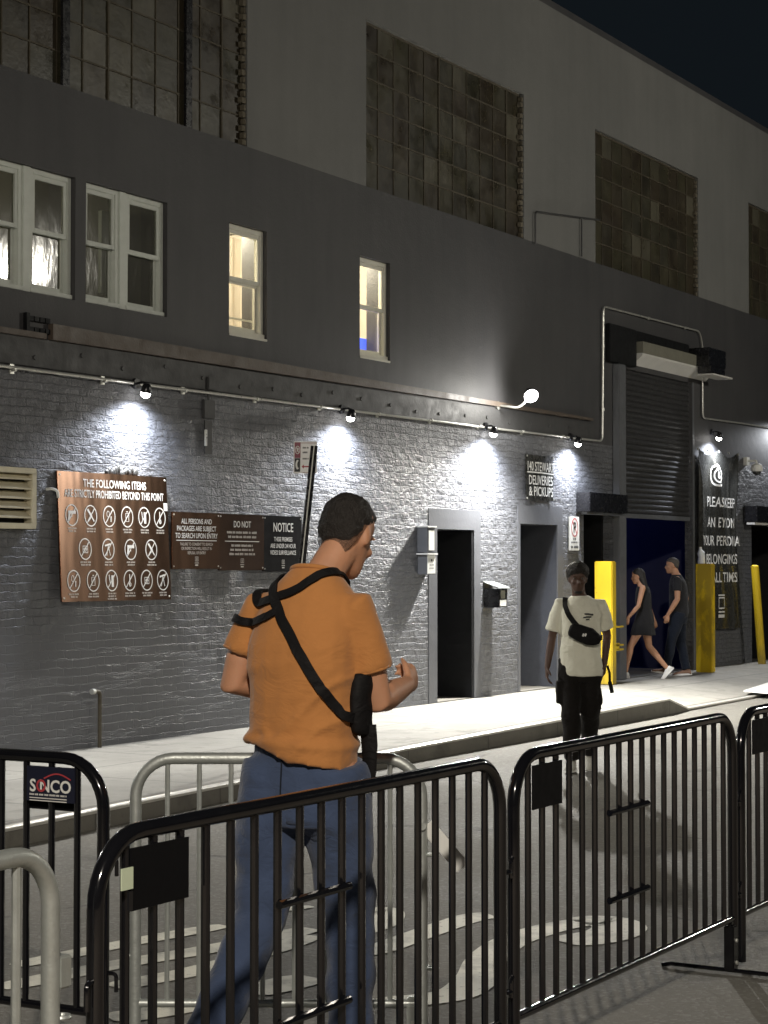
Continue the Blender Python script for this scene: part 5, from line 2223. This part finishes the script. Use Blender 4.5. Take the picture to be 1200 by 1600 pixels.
s = .88
T = thing('person', 'woman with long dark hair in a short black dress and white shoes', 'person', (0, 0, 0))
WL[T.name] = V()
shR, shL = V((.02, -.150, 1.25)), V((.02, .150, 1.25))
elR, haR = V((-.05, -.185, 1.01)), V((-.13, -.180, .80))
elL, haL = V((.08, .185, 1.00)), V((.22, .17, .84))
hpR, hpL = V((0, -.078, .80)), V((0, .078, .80))
knR, anR = V((-.06, -.065, .44)), V((-.30, -.06, .15))
knL, anL = V((.19, .06, .45)), V((.26, .06, .095))
ne, hc = V((.04, 0, 1.30)), V((.085, 0, 1.41))
body = MB()
torso(body, [((0, 0, .74), .140, .112), ((0, 0, .83), .148, .115), ((.005, 0, .95), .118, .090), ((.015, 0, 1.08), .128, .098), ((.02, 0, 1.18), .130, .095), ((.025, 0, 1.25), .115, .075), ((.03, 0, 1.29), .07, .055), ((.035, 0, 1.32), .045, .045)])
Pm = head(body, hc, (1, .05, -.12), (.12, 0, 1), s * .97, ne)
for sh_, el, ha in ((shR, elR, haR), (shL, elL, haL)):
    limb(body, [sh_, lerp(sh_, el, .3), lerp(sh_, el, .7), el, lerp(el, ha, .25), lerp(el, ha, .7), ha], [q * s for q in (.048, .043, .038, .034, .035, .028, .023)])
hand(body, haR, (-.15, 0, -1), (0, 1, 0), (1, .1, 0), s, (22, 26, 20))
hand(body, haL, (.30, 0, -1), (0, -1, 0), (1, -.1, 0), s, (22, 26, 20))
legs_of(body, hpR, knR, anR, s, .98)
legs_of(body, hpL, knL, anL, s, .98)
organic(body, 'body', 'skin3', T, .008, 4)
b = MB()
torso(b, [((.02, 0, .60), .178, .175), ((.015, 0, .68), .172, .158), ((.0, 0, .78), .164, .136), ((0, 0, .85), .160, .126), ((.005, 0, .95), .134, .104), ((.015, 0, 1.08), .142, .112), ((.02, 0, 1.18), .142, .106), ((.025, 0, 1.25), .118, .084), ((.03, 0, 1.275), .085, .066)])
organic(b, 'dress', 'blackdress', T, .010, 4, wrinkle(8, .012, .6, 6.0))
shoes(T, ((anR, (1, -.05, 0), R(48)), (anL, (1, .05, 0), R(-6))), s, 'whiteshoe', 'whiteshoe')
b = MB()
rows = [(-.46, .06, -.08, -.125), (-.38, .085, -.06, -.145), (-.30, .10, -.05, -.145), (-.22, .102, -.045, -.140), (-.12, .098, -.02, -.130), (-.05, .092, .01, -.120), (.0, .090, .035, -.116), (.04, .090, .080, -.116), (.08, .082, .092, -.106), (.11, .058, .058, -.074), (.128, .022, .02, -.03)]
b.loft([[Pm((xf + xb) / 2 + (xf - xb) / 2 * math.cos(t), w * math.sin(t), z) for t in [2 * math.pi * i / 20 for i in range(20)]] for z, w, xf, xb in rows])
organic(b, 'hair', 'hairb', T, .009, 2, lambda p: .006 * noise.noise(V((p.x * 40, p.y * 40, p.z * 6))))
eyes(Pm, T, s, 'eyew', 'eyed')
T.location = (24.62, 10.22, .12)
T.rotation_euler.z = R(112)
